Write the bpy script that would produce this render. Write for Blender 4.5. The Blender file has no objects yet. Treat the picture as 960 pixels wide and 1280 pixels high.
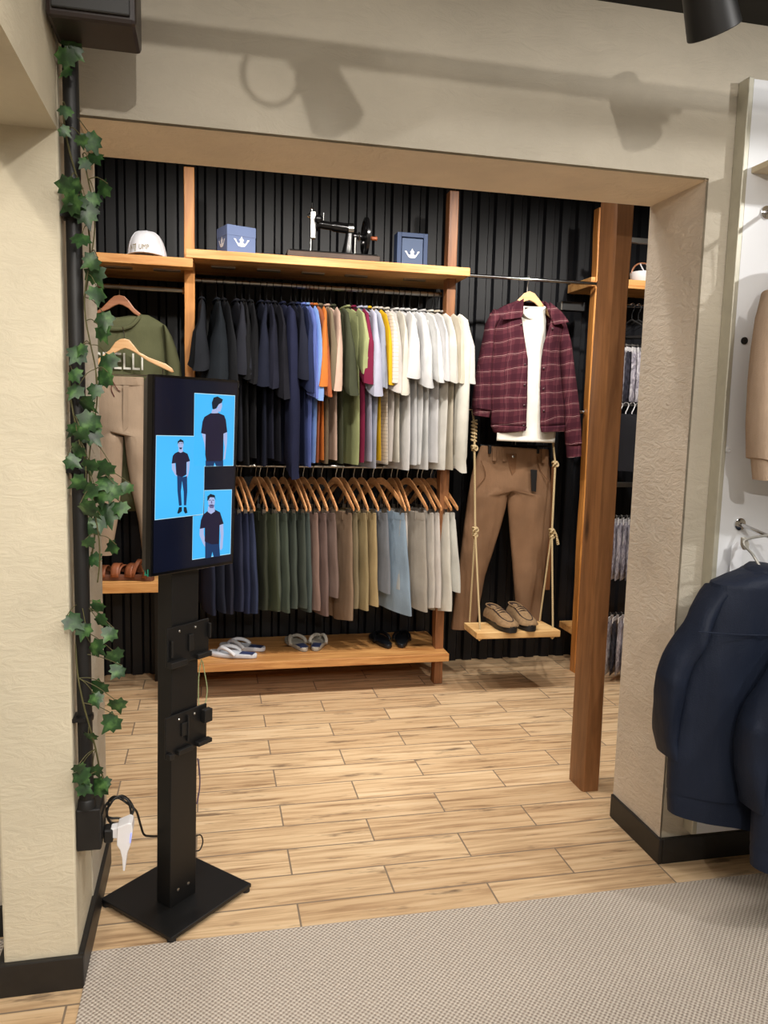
import bpy, bmesh, math, random
from mathutils import Vector, Matrix, noise
random.seed(7)
C = bpy.context.scene
COL = C.collection
PI = math.pi
R = math.radians

# ------------------------------------------------------------------ camera, world, lights, exposure
F_PX, YAW, PITCH, ROLL, EYE = 980.0, R(-12.61), R(6.94), R(1.42), 1.5
_f = Vector((-math.sin(YAW)*math.cos(PITCH), math.cos(YAW)*math.cos(PITCH), -math.sin(PITCH)))
_r = Vector((math.cos(YAW), math.sin(YAW), 0)); _u = _r.cross(_f)
CR = _r*math.cos(ROLL) + _u*math.sin(ROLL); CU = _u*math.cos(ROLL) - _r*math.sin(ROLL); CF = _f
EYEP = Vector((0, 0, EYE))
cam_d = bpy.data.cameras.new('camera'); cam = bpy.data.objects.new('camera', cam_d); COL.objects.link(cam)
cam_d.sensor_fit = 'VERTICAL'; cam_d.sensor_height = 24.0; cam_d.lens = 24.0*F_PX/1280.0
cam_d.clip_start = 0.02
cam.matrix_world = Matrix(((CR.x, CU.x, -CF.x, 0), (CR.y, CU.y, -CF.y, 0), (CR.z, CU.z, -CF.z, EYE), (0, 0, 0, 1)))
C.camera = cam
C.view_settings.view_transform = 'Standard'; C.view_settings.look = 'None'
C.view_settings.gamma = 1.0; C.view_settings.use_curve_mapping = False
C.view_settings.exposure = -0.08

world = bpy.data.worlds.new('world'); C.world = world; world.use_nodes = True
world.node_tree.nodes['Background'].inputs[0].default_value = (0.9, 0.85, 0.78, 1)
world.node_tree.nodes['Background'].inputs[1].default_value = 0.04

def aim(o, target):
    d = Vector(target) - o.location
    o.rotation_euler = d.to_track_quat('-Z', 'Y').to_euler()
def spot(name, loc, target, watts, size=80, blend=0.6, rad=0.03, col=(1, 0.86, 0.68)):
    d = bpy.data.lights.new(name, 'SPOT'); d.energy = watts; d.spot_size = R(size); d.spot_blend = blend
    d.shadow_soft_size = rad; d.color = col
    o = bpy.data.objects.new(name, d); COL.objects.link(o); o.location = loc; aim(o, target); return o
def area(name, loc, target, watts, sx, sy, col=(1, 0.9, 0.76)):
    d = bpy.data.lights.new(name, 'AREA'); d.energy = watts; d.shape = 'RECTANGLE'; d.size = sx; d.size_y = sy; d.color = col
    o = bpy.data.objects.new(name, d); COL.objects.link(o); o.location = loc; aim(o, target); return o

WARM, SOFT, COOL = (1, 0.91, 0.79), (1, 0.945, 0.87), (1, 0.985, 0.96)
spot('front_track_lamp', (0.30, -1.50, 2.66), (0.55, 2.26, 1.5), 150, 75, 0.5, 0.025, SOFT)
spot('left_track_lamp', (-0.85, 0.3, 2.62), (-0.50, 2.0, 0.9), 45, 74, 0.6, 0.03, WARM)
spot('pillar_track_lamp', (0.0, -0.7, 2.62), (-0.43, 2.0, 0.75), 62, 52, 0.7, 0.03, SOFT)
spot('panel_track_lamp', (2.5, 0.5, 2.62), (1.7, 2.2, 1.3), 75, 90, 0.6, 0.03, COOL)
area('front_fill_light', (0.5, 0.2, 2.70), (0.5, 0.2, 0), 100, 3.4, 2.4, SOFT)  # added soft fill for the front room, no fixture modelled
area('back_fill_light', (0.7, 3.0, 2.93), (0.7, 3.0, 0), 16, 2.8, 0.5, SOFT)  # weak fill added over the back room, not a fixture
for i, (lx, tx, w) in enumerate(((-0.25, -0.2, 42), (0.35, 0.35, 58), (0.95, 0.95, 58), (1.50, 1.65, 75), (2.2, 2.35, 90))):
    spot('back_room_lamp', (lx, 2.98, 2.85), (tx, 4.10, 1.2), w, 112, 0.7, 0.03, SOFT)
for x in (0.15, 1.05): spot('doorway_bounce_fill', (x, 2.86, 2.93), (x, 2.72, 0), 38, 74, 0.8, 0.04, SOFT)  # added spots: brighten the floor so it bounces onto the soffit

# ------------------------------------------------------------------ helpers
def P(px, py, X=None, Y=None, Z=None):
    """point of the place seen at a photograph pixel, on the plane X=, Y= or Z="""
    v = CF + CR*((px-480)/F_PX) + CU*((640-py)/F_PX)
    t = (X/v.x) if X is not None else (Y/v.y) if Y is not None else ((Z-EYE)/v.z)
    return EYEP + v*t
def onplane(px, py, p0, n):
    v = CF + CR*((px-480)/F_PX) + CU*((640-py)/F_PX)
    return EYEP + v*((p0-EYEP).dot(n)/v.dot(n))

class MB:
    def __init__(s): s.V = []; s.F = []; s.M = []; s.m = 0
    def add(s, V, F):
        b = len(s.V); s.V += [Vector(v) for v in V]
        for f in F: s.F.append([b+i for i in f]); s.M.append(s.m)
        return s
    def box(s, lo, hi, M=None):
        x0, y0, z0 = lo; x1, y1, z1 = hi
        V = [Vector(v) for v in ((x0,y0,z0),(x1,y0,z0),(x1,y1,z0),(x0,y1,z0),(x0,y0,z1),(x1,y0,z1),(x1,y1,z1),(x0,y1,z1))]
        if M: V = [M @ v for v in V]
        return s.add(V, [(3,2,1,0),(4,5,6,7),(0,1,5,4),(1,2,6,5),(2,3,7,6),(3,0,4,7)])
    def cbox(s, c, size, M=None):
        return s.box([c[i]-size[i]/2 for i in range(3)], [c[i]+size[i]/2 for i in range(3)], M)
    def loft(s, rings, cap0=True, cap1=True, closed=True):
        n = len(rings[0]); b = len(s.V)
        for r in rings: s.V += [Vector(p) for p in r]
        for i in range(len(rings)-1):
            for j in range(n if closed else n-1):
                k = (j+1) % n
                s.F.append([b+i*n+j, b+i*n+k, b+(i+1)*n+k, b+(i+1)*n+j]); s.M.append(s.m)
        if cap0: s.F.append([b+j for j in reversed(range(n))]); s.M.append(s.m)
        if cap1: s.F.append([b+(len(rings)-1)*n+j for j in range(n)]); s.M.append(s.m)
        return s
    def tube(s, pts, r, n=8, cap=True):
        pts = [Vector(p) for p in pts]; rings = []; N = None
        for i, p in enumerate(pts):
            t = (pts[min(i+1, len(pts)-1)] - pts[max(i-1, 0)])
            t = t.normalized() if t.length > 1e-9 else Vector((0,0,1))
            if N is None:
                N = t.orthogonal().normalized()
            else:
                N = N - t*N.dot(t); N = N.normalized() if N.length > 1e-6 else t.orthogonal().normalized()
            B = t.cross(N); rr = r[i] if isinstance(r, (list, tuple)) else r
            rings.append([p + (N*math.cos(a) + B*math.sin(a))*rr for a in [2*PI*k/n for k in range(n)]])
        return s.loft(rings, cap, cap)
    def lathe(s, prof, o, axis=(0,0,1), n=20, cap=True):
        ax = Vector(axis).normalized(); N = ax.orthogonal().normalized(); B = ax.cross(N); o = Vector(o)
        return s.loft([[o + ax*h + (N*math.cos(a)+B*math.sin(a))*max(rr, 1e-4) for a in [2*PI*k/n for k in range(n)]] for rr, h in prof], cap, cap)
    def prism(s, poly, d):
        """poly: 3-D points in a plane, extruded by vector d"""
        n = len(poly); poly = [Vector(p) for p in poly]; d = Vector(d)
        return s.add(poly + [p+d for p in poly], [list(range(n)), list(reversed(range(n, 2*n)))] + [[i, i+n, (i+1) % n+n, (i+1) % n] for i in range(n)])
    def grid(s, fn, nu, nv):
        V = [fn(i/nu, j/nv) for j in range(nv+1) for i in range(nu+1)]
        return s.add(V, [(j*(nu+1)+i, j*(nu+1)+i+1, (j+1)*(nu+1)+i+1, (j+1)*(nu+1)+i) for j in range(nv) for i in range(nu)])
    def xf(s, M, start=0):
        for i in range(start, len(s.V)): s.V[i] = M @ s.V[i]
        return s
    def build(s, name, mat, parent=None, loc=None, smooth=True, bevel=0, solid=0, sub=0, auto=True):
        me = bpy.data.meshes.new(name); o = bpy.data.objects.new(name, me); COL.objects.link(o)
        V = s.V
        if parent is not None:
            o.parent = parent; Mi = WORLD[parent.name].inverted(); V = [Mi @ v for v in V]; WORLD[o.name] = WORLD[parent.name]
        elif loc is not None:
            L = Vector(loc); V = [v - L for v in V]; o.location = L; WORLD[o.name] = Matrix.Translation(L)
        else: WORLD[o.name] = Matrix.Identity(4)
        me.from_pydata([tuple(v) for v in V], [], s.F)
        mats = mat if isinstance(mat, (list, tuple)) else [mat]
        for m in mats: me.materials.append(m)
        if len(mats) > 1: me.polygons.foreach_set('material_index', s.M)
        bm = bmesh.new(); bm.from_mesh(me)
        if getattr(s, 'weld', False): bmesh.ops.remove_doubles(bm, verts=bm.verts, dist=0.0004)
        bmesh.ops.recalc_face_normals(bm, faces=bm.faces); bm.to_mesh(me); bm.free()
        if smooth:
            me.polygons.foreach_set('use_smooth', [True]*len(me.polygons))
            if auto: me.set_sharp_from_angle(angle=R(38))
        if bevel:
            b = o.modifiers.new('bevel', 'BEVEL'); b.width = bevel; b.segments = 2; b.limit_method = 'ANGLE'; b.angle_limit = R(40)
        if solid:
            q = o.modifiers.new('solid', 'SOLIDIFY'); q.thickness = solid; q.offset = 0
        if sub:
            q = o.modifiers.new('sub', 'SUBSURF'); q.levels = sub; q.render_levels = sub
        return o
WORLD = {}
def tag(o, label, cat, group=None):
    o['label'] = label; o['category'] = cat
    if group: o['group'] = group
    return o
def struct(o): o['kind'] = 'structure'; return o
def empty(name, loc, label, cat, group=None, rz=0):
    o = bpy.data.objects.new(name, None); COL.objects.link(o); o.empty_display_size = 0.05
    o.location = loc; o.rotation_euler = (0, 0, rz)
    WORLD[o.name] = Matrix.Translation(Vector(loc)) @ Matrix.Rotation(rz, 4, 'Z')
    return tag(o, label, cat, group)
def lin(c):
    return tuple((x/255/12.92 if x/255 <= 0.04045 else ((x/255+0.055)/1.055)**2.4) for x in c)
def smoothpath(pts, k=6):
    pts = [Vector(p) for p in pts]; out = []
    for i in range(len(pts)-1):
        p0 = pts[max(i-1,0)]; p1 = pts[i]; p2 = pts[i+1]; p3 = pts[min(i+2,len(pts)-1)]
        for j in range(k):
            t = j/k
            out.append(0.5*((2*p1)+(p2-p0)*t+(2*p0-5*p1+4*p2-p3)*t*t+(3*p1-p0-3*p2+p3)*t**3))
    out.append(pts[-1]); return out
def lerp(a, b, t): return a+(b-a)*t
def tab(rows, v):
    """interpolate a table of (v, a, b, ...)"""
    if v <= rows[0][0]: return rows[0][1:]
    for p, q in zip(rows, rows[1:]):
        if v <= q[0]:
            t = (v-p[0])/(q[0]-p[0]) if q[0] > p[0] else 0
            return tuple(lerp(a, b, t) for a, b in zip(p[1:], q[1:]))
    return rows[-1][1:]

# ------------------------------------------------------------------ materials
class NT:
    def __init__(s, name):
        s.m = bpy.data.materials.new(name); s.m.use_nodes = True; s.t = s.m.node_tree; s.n = s.t.nodes
        s.b = s.n['Principled BSDF']
    def new(s, typ, **kw):
        n = s.n.new(typ)
        for k, v in kw.items(): setattr(n, k, v)
        return n
    def link(s, a, b): s.t.links.new(a, b)
    def pos(s, scale=(1,1,1), off=(0,0,0), rot=(0,0,0)):
        g = s.new('ShaderNodeNewGeometry'); m = s.new('ShaderNodeMapping')
        m.inputs['Scale'].default_value = scale; m.inputs['Location'].default_value = off; m.inputs['Rotation'].default_value = rot
        s.link(g.outputs['Position'], m.inputs['Vector']); return m.outputs['Vector']
    def noise(s, vec, scale, detail=3, rough=0.5, dist=0):
        n = s.new('ShaderNodeTexNoise'); n.inputs['Scale'].default_value = scale; n.inputs['Detail'].default_value = detail
        n.inputs['Roughness'].default_value = rough; n.inputs['Distortion'].default_value = dist
        if vec is not None: s.link(vec, n.inputs['Vector'])
        return n.outputs['Fac']
    def ramp(s, fac, stops):
        r = s.new('ShaderNodeValToRGB'); e = r.color_ramp.elements
        while len(e) < len(stops): e.new(0.5)
        for i, (p, c) in enumerate(stops): e[i].position = p; e[i].color = (*c, 1) if len(c) == 3 else c
        s.link(fac, r.inputs['Fac']); return r.outputs['Color']
    def mix(s, fac, a, b, mode='MIX'):
        m = s.new('ShaderNodeMix', data_type='RGBA', blend_type=mode)
        for sock, v in ((m.inputs[0], fac), (m.inputs[6], a), (m.inputs[7], b)):
            if hasattr(v, 'is_output'): s.link(v, sock)
            elif isinstance(v, (int, float)): sock.default_value = v
            else: sock.default_value = (*v, 1)
        return m.outputs[2]
    def math(s, op, a, b=None, c=None):
        m = s.new('ShaderNodeMath', operation=op)
        for sock, v in zip(m.inputs, (a, b, c)):
            if v is None: continue
            if hasattr(v, 'is_output'): s.link(v, sock)
            else: sock.default_value = v
        return m.outputs[0]
    def bump(s, h, strength=0.3, dist=0.01):
        b = s.new('ShaderNodeBump'); b.inputs['Strength'].default_value = strength; b.inputs['Distance'].default_value = dist
        s.link(h, b.inputs['Height']); s.link(b.outputs['Normal'], s.b.inputs['Normal'])
    def col(s, c):
        if hasattr(c, 'is_output'): s.link(c, s.b.inputs['Base Color'])
        else: s.b.inputs['Base Color'].default_value = (*c, 1)
    def set(s, **kw):
        for k, v in kw.items(): s.b.inputs[k.replace('_', ' ')].default_value = v
        return s

def simple(name, rgb, rough=0.5, metal=0.0, var=0.12, scale=30, bumpk=0.0):
    n = NT(name); c = lin(rgb)
    f = n.noise(n.pos(), scale)
    n.col(n.ramp(f, [(0.3, tuple(x*(1-var) for x in c)), (0.7, tuple(min(1, x*(1+var)) for x in c))]))
    n.set(Roughness=rough, Metallic=metal)
    if bumpk: n.bump(f, bumpk, 0.002)
    return n.m
_cl = {}
def cloth(rgb, rough=0.9, weave=0.25):
    if rgb in _cl: return _cl[rgb]
    n = NT('cloth'); c = lin(rgb)
    f = n.noise(n.pos(), 9, 3)
    n.col(n.ramp(f, [(0.3, tuple(x*0.88 for x in c)), (0.7, tuple(min(1, x*1.1) for x in c))]))
    n.set(Roughness=rough, Specular_IOR_Level=0.15)
    w = n.noise(n.pos(), 260, 2)
    g = n.noise(n.pos((1, 1, 0.35)), 22, 3)
    n.bump(n.math('ADD', n.math('MULTIPLY', w, 0.18), g), weave, 0.012)
    _cl[rgb] = n.m; return n.m
def wood(name, light, dark, axis='X', rough=0.45, scale=1.0, knots=True, streak=0.5):
    n = NT(name); st = {'X': (1.1, 13, 13), 'Y': (13, 1.1, 13), 'Z': (13, 13, 1.1)}[axis]
    v = n.pos(tuple(a*scale for a in st))
    a = n.noise(v, 1.6, 5, 0.55, 0.9); b = n.noise(v, 6, 4, 0.6, 0.3)
    l, d = lin(light), lin(dark)
    c = n.ramp(n.math('ADD', n.math('MULTIPLY', a, 1-streak*0.5), n.math('MULTIPLY', b, streak*0.5)), [(0.34, d), (0.47, tuple((x+y)/2 for x, y in zip(l, d))), (0.6, l), (0.75, tuple(min(1, x*1.12) for x in l))])
    if knots:
        k = n.noise(n.pos({'X': (2, 6, 6), 'Y': (6, 2, 6), 'Z': (6, 6, 2)}[axis]), 1.6, 1, 0.4)
        c = n.mix(n.ramp(k, [(0.72, (0,0,0)), (0.80, (1,1,1))]), c, tuple(x*0.35 for x in d))
    n.col(c); n.set(Roughness=rough); n.bump(b, 0.12, 0.004); return n.m
def plaster(name, rgb, k=0.35, s=9):
    n = NT(name); c = lin(rgb)
    v = n.pos((1, 1, 2.4)); a = n.noise(v, s, 6, 0.62, 1.6); b = n.noise(n.pos(), 3.2, 4, 0.6)
    n.col(n.ramp(b, [(0.3, tuple(x*0.9 for x in c)), (0.7, tuple(min(1, x*1.06) for x in c))]))
    n.set(Roughness=0.75); n.bump(a, k, 0.03); return n.m

M = {}
M['plaster'] = plaster('greige_plaster', (194, 185, 168), 0.30)
M['soffit'] = plaster('bounce_lit_plaster', (238, 222, 196), 0.28, 15)  # near-white base stands in for light bounced up from the floor
M['pillar'] = plaster('cream_plaster', (210, 200, 176), 0.20, 14)
M['ceiling'] = simple('black_ceiling_paint', (22, 20, 19), 0.8)
M['blackwall'] = simple('black_sheet_metal', (20, 21, 25), 0.45, 0.0, 0.1, 6)
M['blackwall'].node_tree.nodes['Principled BSDF'].inputs['Specular IOR Level'].default_value = 0.35
M['skirting'] = simple('black_skirting', (27, 25, 24), 0.45, 0, 0.2, 40)
M['white_wall'] = plaster('white_paint', (226, 222, 206), 0.10)
M['panel'] = simple('white_laminate', (226, 228, 232), 0.28, 0, 0.02, 3)
M['edge'] = simple('satin_edge_trim', (190, 186, 170), 0.4, 0.3, 0.05)
M['pine'] = wood('pine_board', (232, 178, 112), (190, 124, 62), 'X')
M['pine_pale'] = wood('pale_pine', (233, 196, 140), (205, 156, 96), 'X', knots=False)
M['bench'] = wood('knotty_pine', (214, 160, 98), (160, 102, 52), 'X')
M['post'] = wood('brown_post_wood', (146, 100, 62), (108, 70, 40), 'Z', 0.4)
M['post_orange'] = wood('orange_post_wood', (212, 146, 76), (168, 102, 44), 'Z')
M['post_dark'] = wood('dark_edge_wood', (156, 104, 64), (96, 58, 34), 'Z')
M['hang'] = wood('hanger_beech', (206, 152, 102), (160, 104, 62), 'Y', 0.35, 1.0, False)
M['hang_dark'] = wood('hanger_walnut', (176, 118, 84), (134, 84, 56), 'X', 0.35, 1.0, False)
M['hang_pale'] = wood('hanger_maple', (236, 196, 148), (208, 158, 106), 'X', 0.35, 1.0, False)
M['steel'] = simple('brushed_steel', (176, 172, 166), 0.28, 1.0, 0.05)
M['chrome'] = simple('chrome', (210, 210, 212), 0.12, 1.0, 0.02)
M['black_metal'] = simple('black_powder_coat', (13, 13, 14), 0.45, 0.0, 0.1)
M['black_gloss'] = simple('black_gloss', (10, 10, 12), 0.12)
M['black_plastic'] = simple('black_plastic', (20, 19, 19), 0.5)
M['white_plastic'] = simple('white_plastic', (232, 230, 232), 0.35, 0, 0.02)
M['rubber'] = simple('black_rubber', (18, 20, 24), 0.55)
M['rope'] = None
M['gold'] = simple('gold_thread', (142, 124, 76), 0.5)

def floor_mat():
    n = NT('wood_look_tile')
    v = n.pos((1, 1, 1), (-0.2605, -0.071, 0))
    b = n.new('ShaderNodeTexBrick'); n.link(v, b.inputs['Vector'])
    b.inputs['Scale'].default_value = 1; b.inputs['Brick Width'].default_value = 0.618; b.inputs['Row Height'].default_value = 0.156
    b.inputs['Mortar Size'].default_value = 0.0030; b.inputs['Mortar Smooth'].default_value = 0.1; b.offset = 0.5; b.offset_frequency = 2
    b.inputs['Color1'].default_value = (0, 0, 0, 1); b.inputs['Color2'].default_value = (1, 1, 1, 1); b.inputs['Bias'].default_value = 0
    rnd = b.outputs['Color']
    g = n.new('ShaderNodeTexNoise', noise_dimensions='4D'); g.inputs['Scale'].default_value = 1.0; g.inputs['Detail'].default_value = 6
    g.inputs['Roughness'].default_value = 0.6; g.inputs['Distortion'].default_value = 0.6
    n.link(n.pos((2.6, 42, 1)), g.inputs['Vector']); n.link(n.math('MULTIPLY', rnd, 37.0), g.inputs['W'])
    h = n.new('ShaderNodeTexNoise', noise_dimensions='4D'); h.inputs['Scale'].default_value = 1.0; h.inputs['Detail'].default_value = 4
    h.inputs['Roughness'].default_value = 0.65
    n.link(n.pos((4.2, 24, 1)), h.inputs['Vector']); n.link(n.math('MULTIPLY', rnd, 61.0), h.inputs['W'])
    base = n.ramp(g.outputs['Fac'], [(0.28, lin((128, 100, 72))), (0.40, lin((188, 156, 120))), (0.53, lin((216, 186, 147))), (0.75, lin((230, 205, 170)))])
    base = n.mix(n.ramp(h.outputs['Fac'], [(0.58, (0, 0, 0)), (0.69, (0.85, 0.85, 0.85))]), base, lin((110, 90, 72)))
    base = n.mix(n.math('MULTIPLY', rnd, 0.35), base, n.mix(1.0, base, lin((208, 190, 172)), 'MULTIPLY'))
    base = n.mix(b.outputs['Fac'], base, lin((132, 114, 96)))
    n.col(base); n.set(Roughness=0.38)
    n.bump(n.math('ADD', n.math('MULTIPLY', b.outputs['Fac'], -1.0), n.math('MULTIPLY', g.outputs['Fac'], 0.12)), 0.35, 0.003)
    return n.m
M['floor'] = floor_mat()
def carpet_mat():
    n = NT('woven_carpet')
    g = n.new('ShaderNodeNewGeometry'); sp = n.new('ShaderNodeSeparateXYZ'); n.link(g.outputs['Position'], sp.inputs[0])
    k = 2*PI/0.0145
    sx = n.math('SINE', n.math('MULTIPLY', sp.outputs['X'], k)); sy = n.math('SINE', n.math('MULTIPLY', sp.outputs['Y'], k))
    w = n.math('ADD', n.math('MULTIPLY', n.math('MULTIPLY', sx, sy), 0.5), 0.5)
    nz = n.noise(n.pos(), 300, 3, 0.7); nz2 = n.noise(n.pos((1, 3, 1)), 90, 3)
    h = n.math('ADD', n.math('MULTIPLY', w, 0.75), n.math('MULTIPLY', nz, 0.5))
    n.col(n.mix(n.math('MULTIPLY', nz2, 0.5), n.ramp(h, [(0.22, lin((112, 102, 94))), (0.55, lin((190, 179, 166))), (0.95, lin((226, 218, 206)))]), lin((170, 150, 136))))
    n.set(Roughness=0.95); n.bump(h, 0.8, 0.006); return n.m
M['carpet'] = carpet_mat()
def plaid_mat():
    n = NT('maroon_plaid')
    g = n.new('ShaderNodeNewGeometry'); sp = n.new('ShaderNodeSeparateXYZ'); n.link(g.outputs['Position'], sp.inputs[0])
    wob = n.math('MULTIPLY', n.math('SUBTRACT', n.noise(n.pos(), 6, 2), 0.5), 0.05)
    X = n.math('ADD', sp.outputs['X'], wob); Z = n.math('ADD', n.math('SUBTRACT', sp.outputs['Z'], n.math('MULTIPLY', sp.outputs['X'], 0.12)), wob)
    def line(c, period, off, width):
        d = n.math('ABSOLUTE', n.math('SUBTRACT', n.math('FRACT', n.math('ADD', n.math('DIVIDE', c, period), off)), 0.5))
        return n.math('LESS_THAN', d, width/period/2)
    c = n.mix(n.math('MULTIPLY', line(X, 0.075, 0.0, 0.030), 0.55), lin((86, 43, 52)), lin((58, 27, 36)))
    c = n.mix(n.math('MULTIPLY', line(Z, 0.075, 0.0, 0.030), 0.5), c, lin((52, 22, 34)))
    c = n.mix(n.math('MULTIPLY', line(Z, 0.075, 0.38, 0.0022), 0.6), c, lin((186, 150, 148)))
    c = n.mix(n.math('MULTIPLY', line(Z, 0.075, 0.46, 0.0020), 0.45), c, lin((150, 110, 110)))
    c = n.mix(n.math('MULTIPLY', line(X, 0.075, 0.40, 0.0018), 0.28), c, lin((160, 116, 118)))
    c = n.mix(n.math('MULTIPLY', line(X, 0.075, 0.55, 0.0022), 0.6), c, lin((30, 18, 30)))
    n.col(c); n.set(Roughness=0.92, Specular_IOR_Level=0.12)
    n.bump(n.noise(n.pos(), 320, 2), 0.2, 0.004); return n.m
M['plaid'] = plaid_mat()
def stripe_mat(base, line_c, period, width):
    n = NT('striped_cloth'); g = n.new('ShaderNodeNewGeometry'); sp = n.new('ShaderNodeSeparateXYZ'); n.link(g.outputs['Position'], sp.inputs[0])
    d = n.math('FRACT', n.math('DIVIDE', sp.outputs['Z'], period))
    n.col(n.mix(n.math('LESS_THAN', d, width/period), lin(base), lin(line_c))); n.set(Roughness=0.9); return n.m
def twill(name, rgb, rough=0.85):
    n = NT(name); c = lin(rgb)
    f = n.noise(n.pos(), 7, 4); g = n.noise(n.pos((1, 1, 0.25)), 26, 3)
    n.col(n.mix(n.math('MULTIPLY', g, 0.35), n.ramp(f, [(0.3, tuple(x*0.82 for x in c)), (0.7, tuple(min(1, x*1.12) for x in c))]), tuple(min(1, x*1.25) for x in c)))
    n.set(Roughness=rough, Specular_IOR_Level=0.2); n.bump(n.math('ADD', g, n.math('MULTIPLY', n.noise(n.pos(), 280, 2), 0.2)), 0.35, 0.014); return n.m
def emit(name, rgb, k, rough=0.2, var=0.0):
    n = NT(name); c = lin(rgb); n.col((0.004, 0.004, 0.006)); n.set(Roughness=rough)
    f = n.noise(n.pos(), 3)
    n.link(n.ramp(f, [(0.3, tuple(x*(1-var) for x in c)), (0.7, c)]), n.b.inputs['Emission Color'])
    n.b.inputs['Emission Strength'].default_value = k; return n.m
def rope_mat():
    n = NT('jute_rope'); w = n.new('ShaderNodeTexWave', bands_direction='DIAGONAL'); n.link(n.pos(), w.inputs['Vector']); w.inputs['Scale'].default_value = 60
    n.col(n.ramp(w.outputs['Fac'], [(0.2, lin((150, 124, 84))), (0.8, lin((224, 202, 158)))])); n.set(Roughness=0.9); n.bump(w.outputs['Fac'], 0.5, 0.003); return n.m
M['rope'] = rope_mat()
def leaf_mat():
    n = NT('ivy_leaf'); f = n.noise(n.pos(), 38, 3)
    n.col(n.ramp(f, [(0.3, lin((20, 40, 20))), (0.52, lin((40, 72, 34))), (0.70, lin((80, 116, 60)))])); n.set(Roughness=0.42); return n.m
M['leaf'] = leaf_mat(); M['stem'] = simple('ivy_stem', (78, 74, 40), 0.7)
def clear_mat():
    n = NT('clear_film'); f = n.noise(n.pos((1, 1, 0.5)), 34, 5, 0.65, 1.2)
    n.col(n.ramp(f, [(0.34, lin((120, 116, 128))), (0.47, lin((190, 184, 196))), (0.60, lin((236, 232, 238)))])); n.set(Roughness=0.18); n.bump(f, 0.8, 0.02); return n.m
M['film'] = clear_mat()

# ------------------------------------------------------------------ setting
def slab(name, lo, hi, m): return struct(MB().box(lo, hi).build(name, m, smooth=False))
slab('floor', (-2.2, -2.4, -0.05), (3.6, 4.75, 0.0), M['floor'])
slab('ceiling', (-2.2, -2.4, 2.72), (3.6, 2.27, 2.82), M['ceiling'])
slab('ceiling_back', (-2.2, 2.27, 2.95), (3.6, 4.75, 3.05), M['ceiling'])
# front wall with its opening: left flank, pillar, lintel, right flank
OL, OR, WY0, WY1, OT = -0.335, 1.512, 2.265, 2.585, 2.258
def plaster_quad(bm_, fn, nu, nv, n, amp, m=0):
    n = Vector(n); bm_.m = m
    def g(u, v):
        p = Vector(fn(u, v)); e = min(u, 1-u, v, 1-v)
        k = min(1.0, e*12)
        return p + n*amp*k*(noise.noise(p*Vector((6, 6, 6)).x) + 0.6*noise.noise(p*17))
    bm_.grid(g, nu, nv)
wf = MB()
wf.m = 0
wf.box((-2.2, WY0, 0), (-0.50, WY1, 2.95)); wf.box((OL-0.18, WY0, 0), (OL, WY1, 2.95))
wf.box((OL, WY0, OT), (OR, WY1, 2.95)); wf.box((OR, WY0, 0), (3.6, WY1, 2.95))
struct(wf.build('wall_front', M['plaster'], smooth=False))
sf = MB(); plaster_quad(sf, lambda u, v: (lerp(OL, OR, u), lerp(WY0, WY1, v), OT-0.007), 60, 14, (0, 0, -1), 0.003)
struct(sf.build('trim_1', M['soffit']))
rv = MB(); plaster_quad(rv, lambda u, v: (OR-0.008, lerp(WY0, WY1, u), lerp(0, OT, v)), 14, 80, (-1, 0, 0), 0.004)
struct(rv.build('wall_right_reveal', plaster('lightened_reveal_plaster', (220, 207, 190), 0.36, 15)))  # base lightened so this face reads as lit
pl = MB(); pl.box((-0.518, 2.012, 0), (OL-0.004, WY1, 2.72))
struct(pl.build('wall_left_pillar', M['pillar'], smooth=False, bevel=0.006))
slab('wall_left_beam', (-0.518, -2.4, 2.135), (OL-0.005, 2.012, 2.72), M['pillar'])
slab('wall_left', (-2.3, -2.4, 0), (-2.2, 4.75, 3.0), M['plaster'])
slab('wall_right', (3.6, -2.4, 0), (3.7, 4.75, 3.0), M['plaster'])
slab('wall_rear', (-2.2, -2.5, 0), (3.6, -2.4, 2.9), M['plaster'])
# black corrugated back wall
cw = MB(); prof = []; x = -2.2
while x < 3.6:
    prof += [(x, 0.0), (x+0.052, 0.0), (x+0.064, 0.022), (x+0.092, 0.022), (x+0.104, 0.0)]; x += 0.104
cw.loft([[(a, 4.53+b, z) for a, b in prof] for z in (0, 2.95)], False, False, closed=False)
struct(cw.build('wall_back', M['blackwall'], smooth=False))
slab('wall_back_support', (-2.2, 4.60, 0), (3.6, 4.75, 3.0), M['ceiling'])
slab('wall_back_room_left', (-1.25, WY1, 0), (-1.15, 4.53, 2.95), M['blackwall'])
slab('wall_back_room_right', (3.0, WY1, 0), (3.1, 4.53, 2.95), M['blackwall'])
# skirting boards
def skirting(name, segs, h=0.09, t=0.014):
    b = MB()
    for lo, hi in segs:
        b.box((lo[0], lo[1], 0), (hi[0], hi[1], h)); 
    return struct(b.build(name, M['skirting'], smooth=False, bevel=0.003))
skirting('baseboard_left', [((-0.534, 1.996), (OL+0.012, 2.012)), ((OL-0.004, 2.012), (OL+0.012, WY1)), ((-0.534, 2.012), (-0.518, WY0))])
skirting('baseboard_right', [((OR-0.018, WY0-0.016), (OR-0.003, WY1)), ((OR-0.003, WY0-0.016), (3.6, WY0))])
skirting('baseboard_far_left', [((-2.2, WY0-0.016), (-0.534, WY0))])
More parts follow.
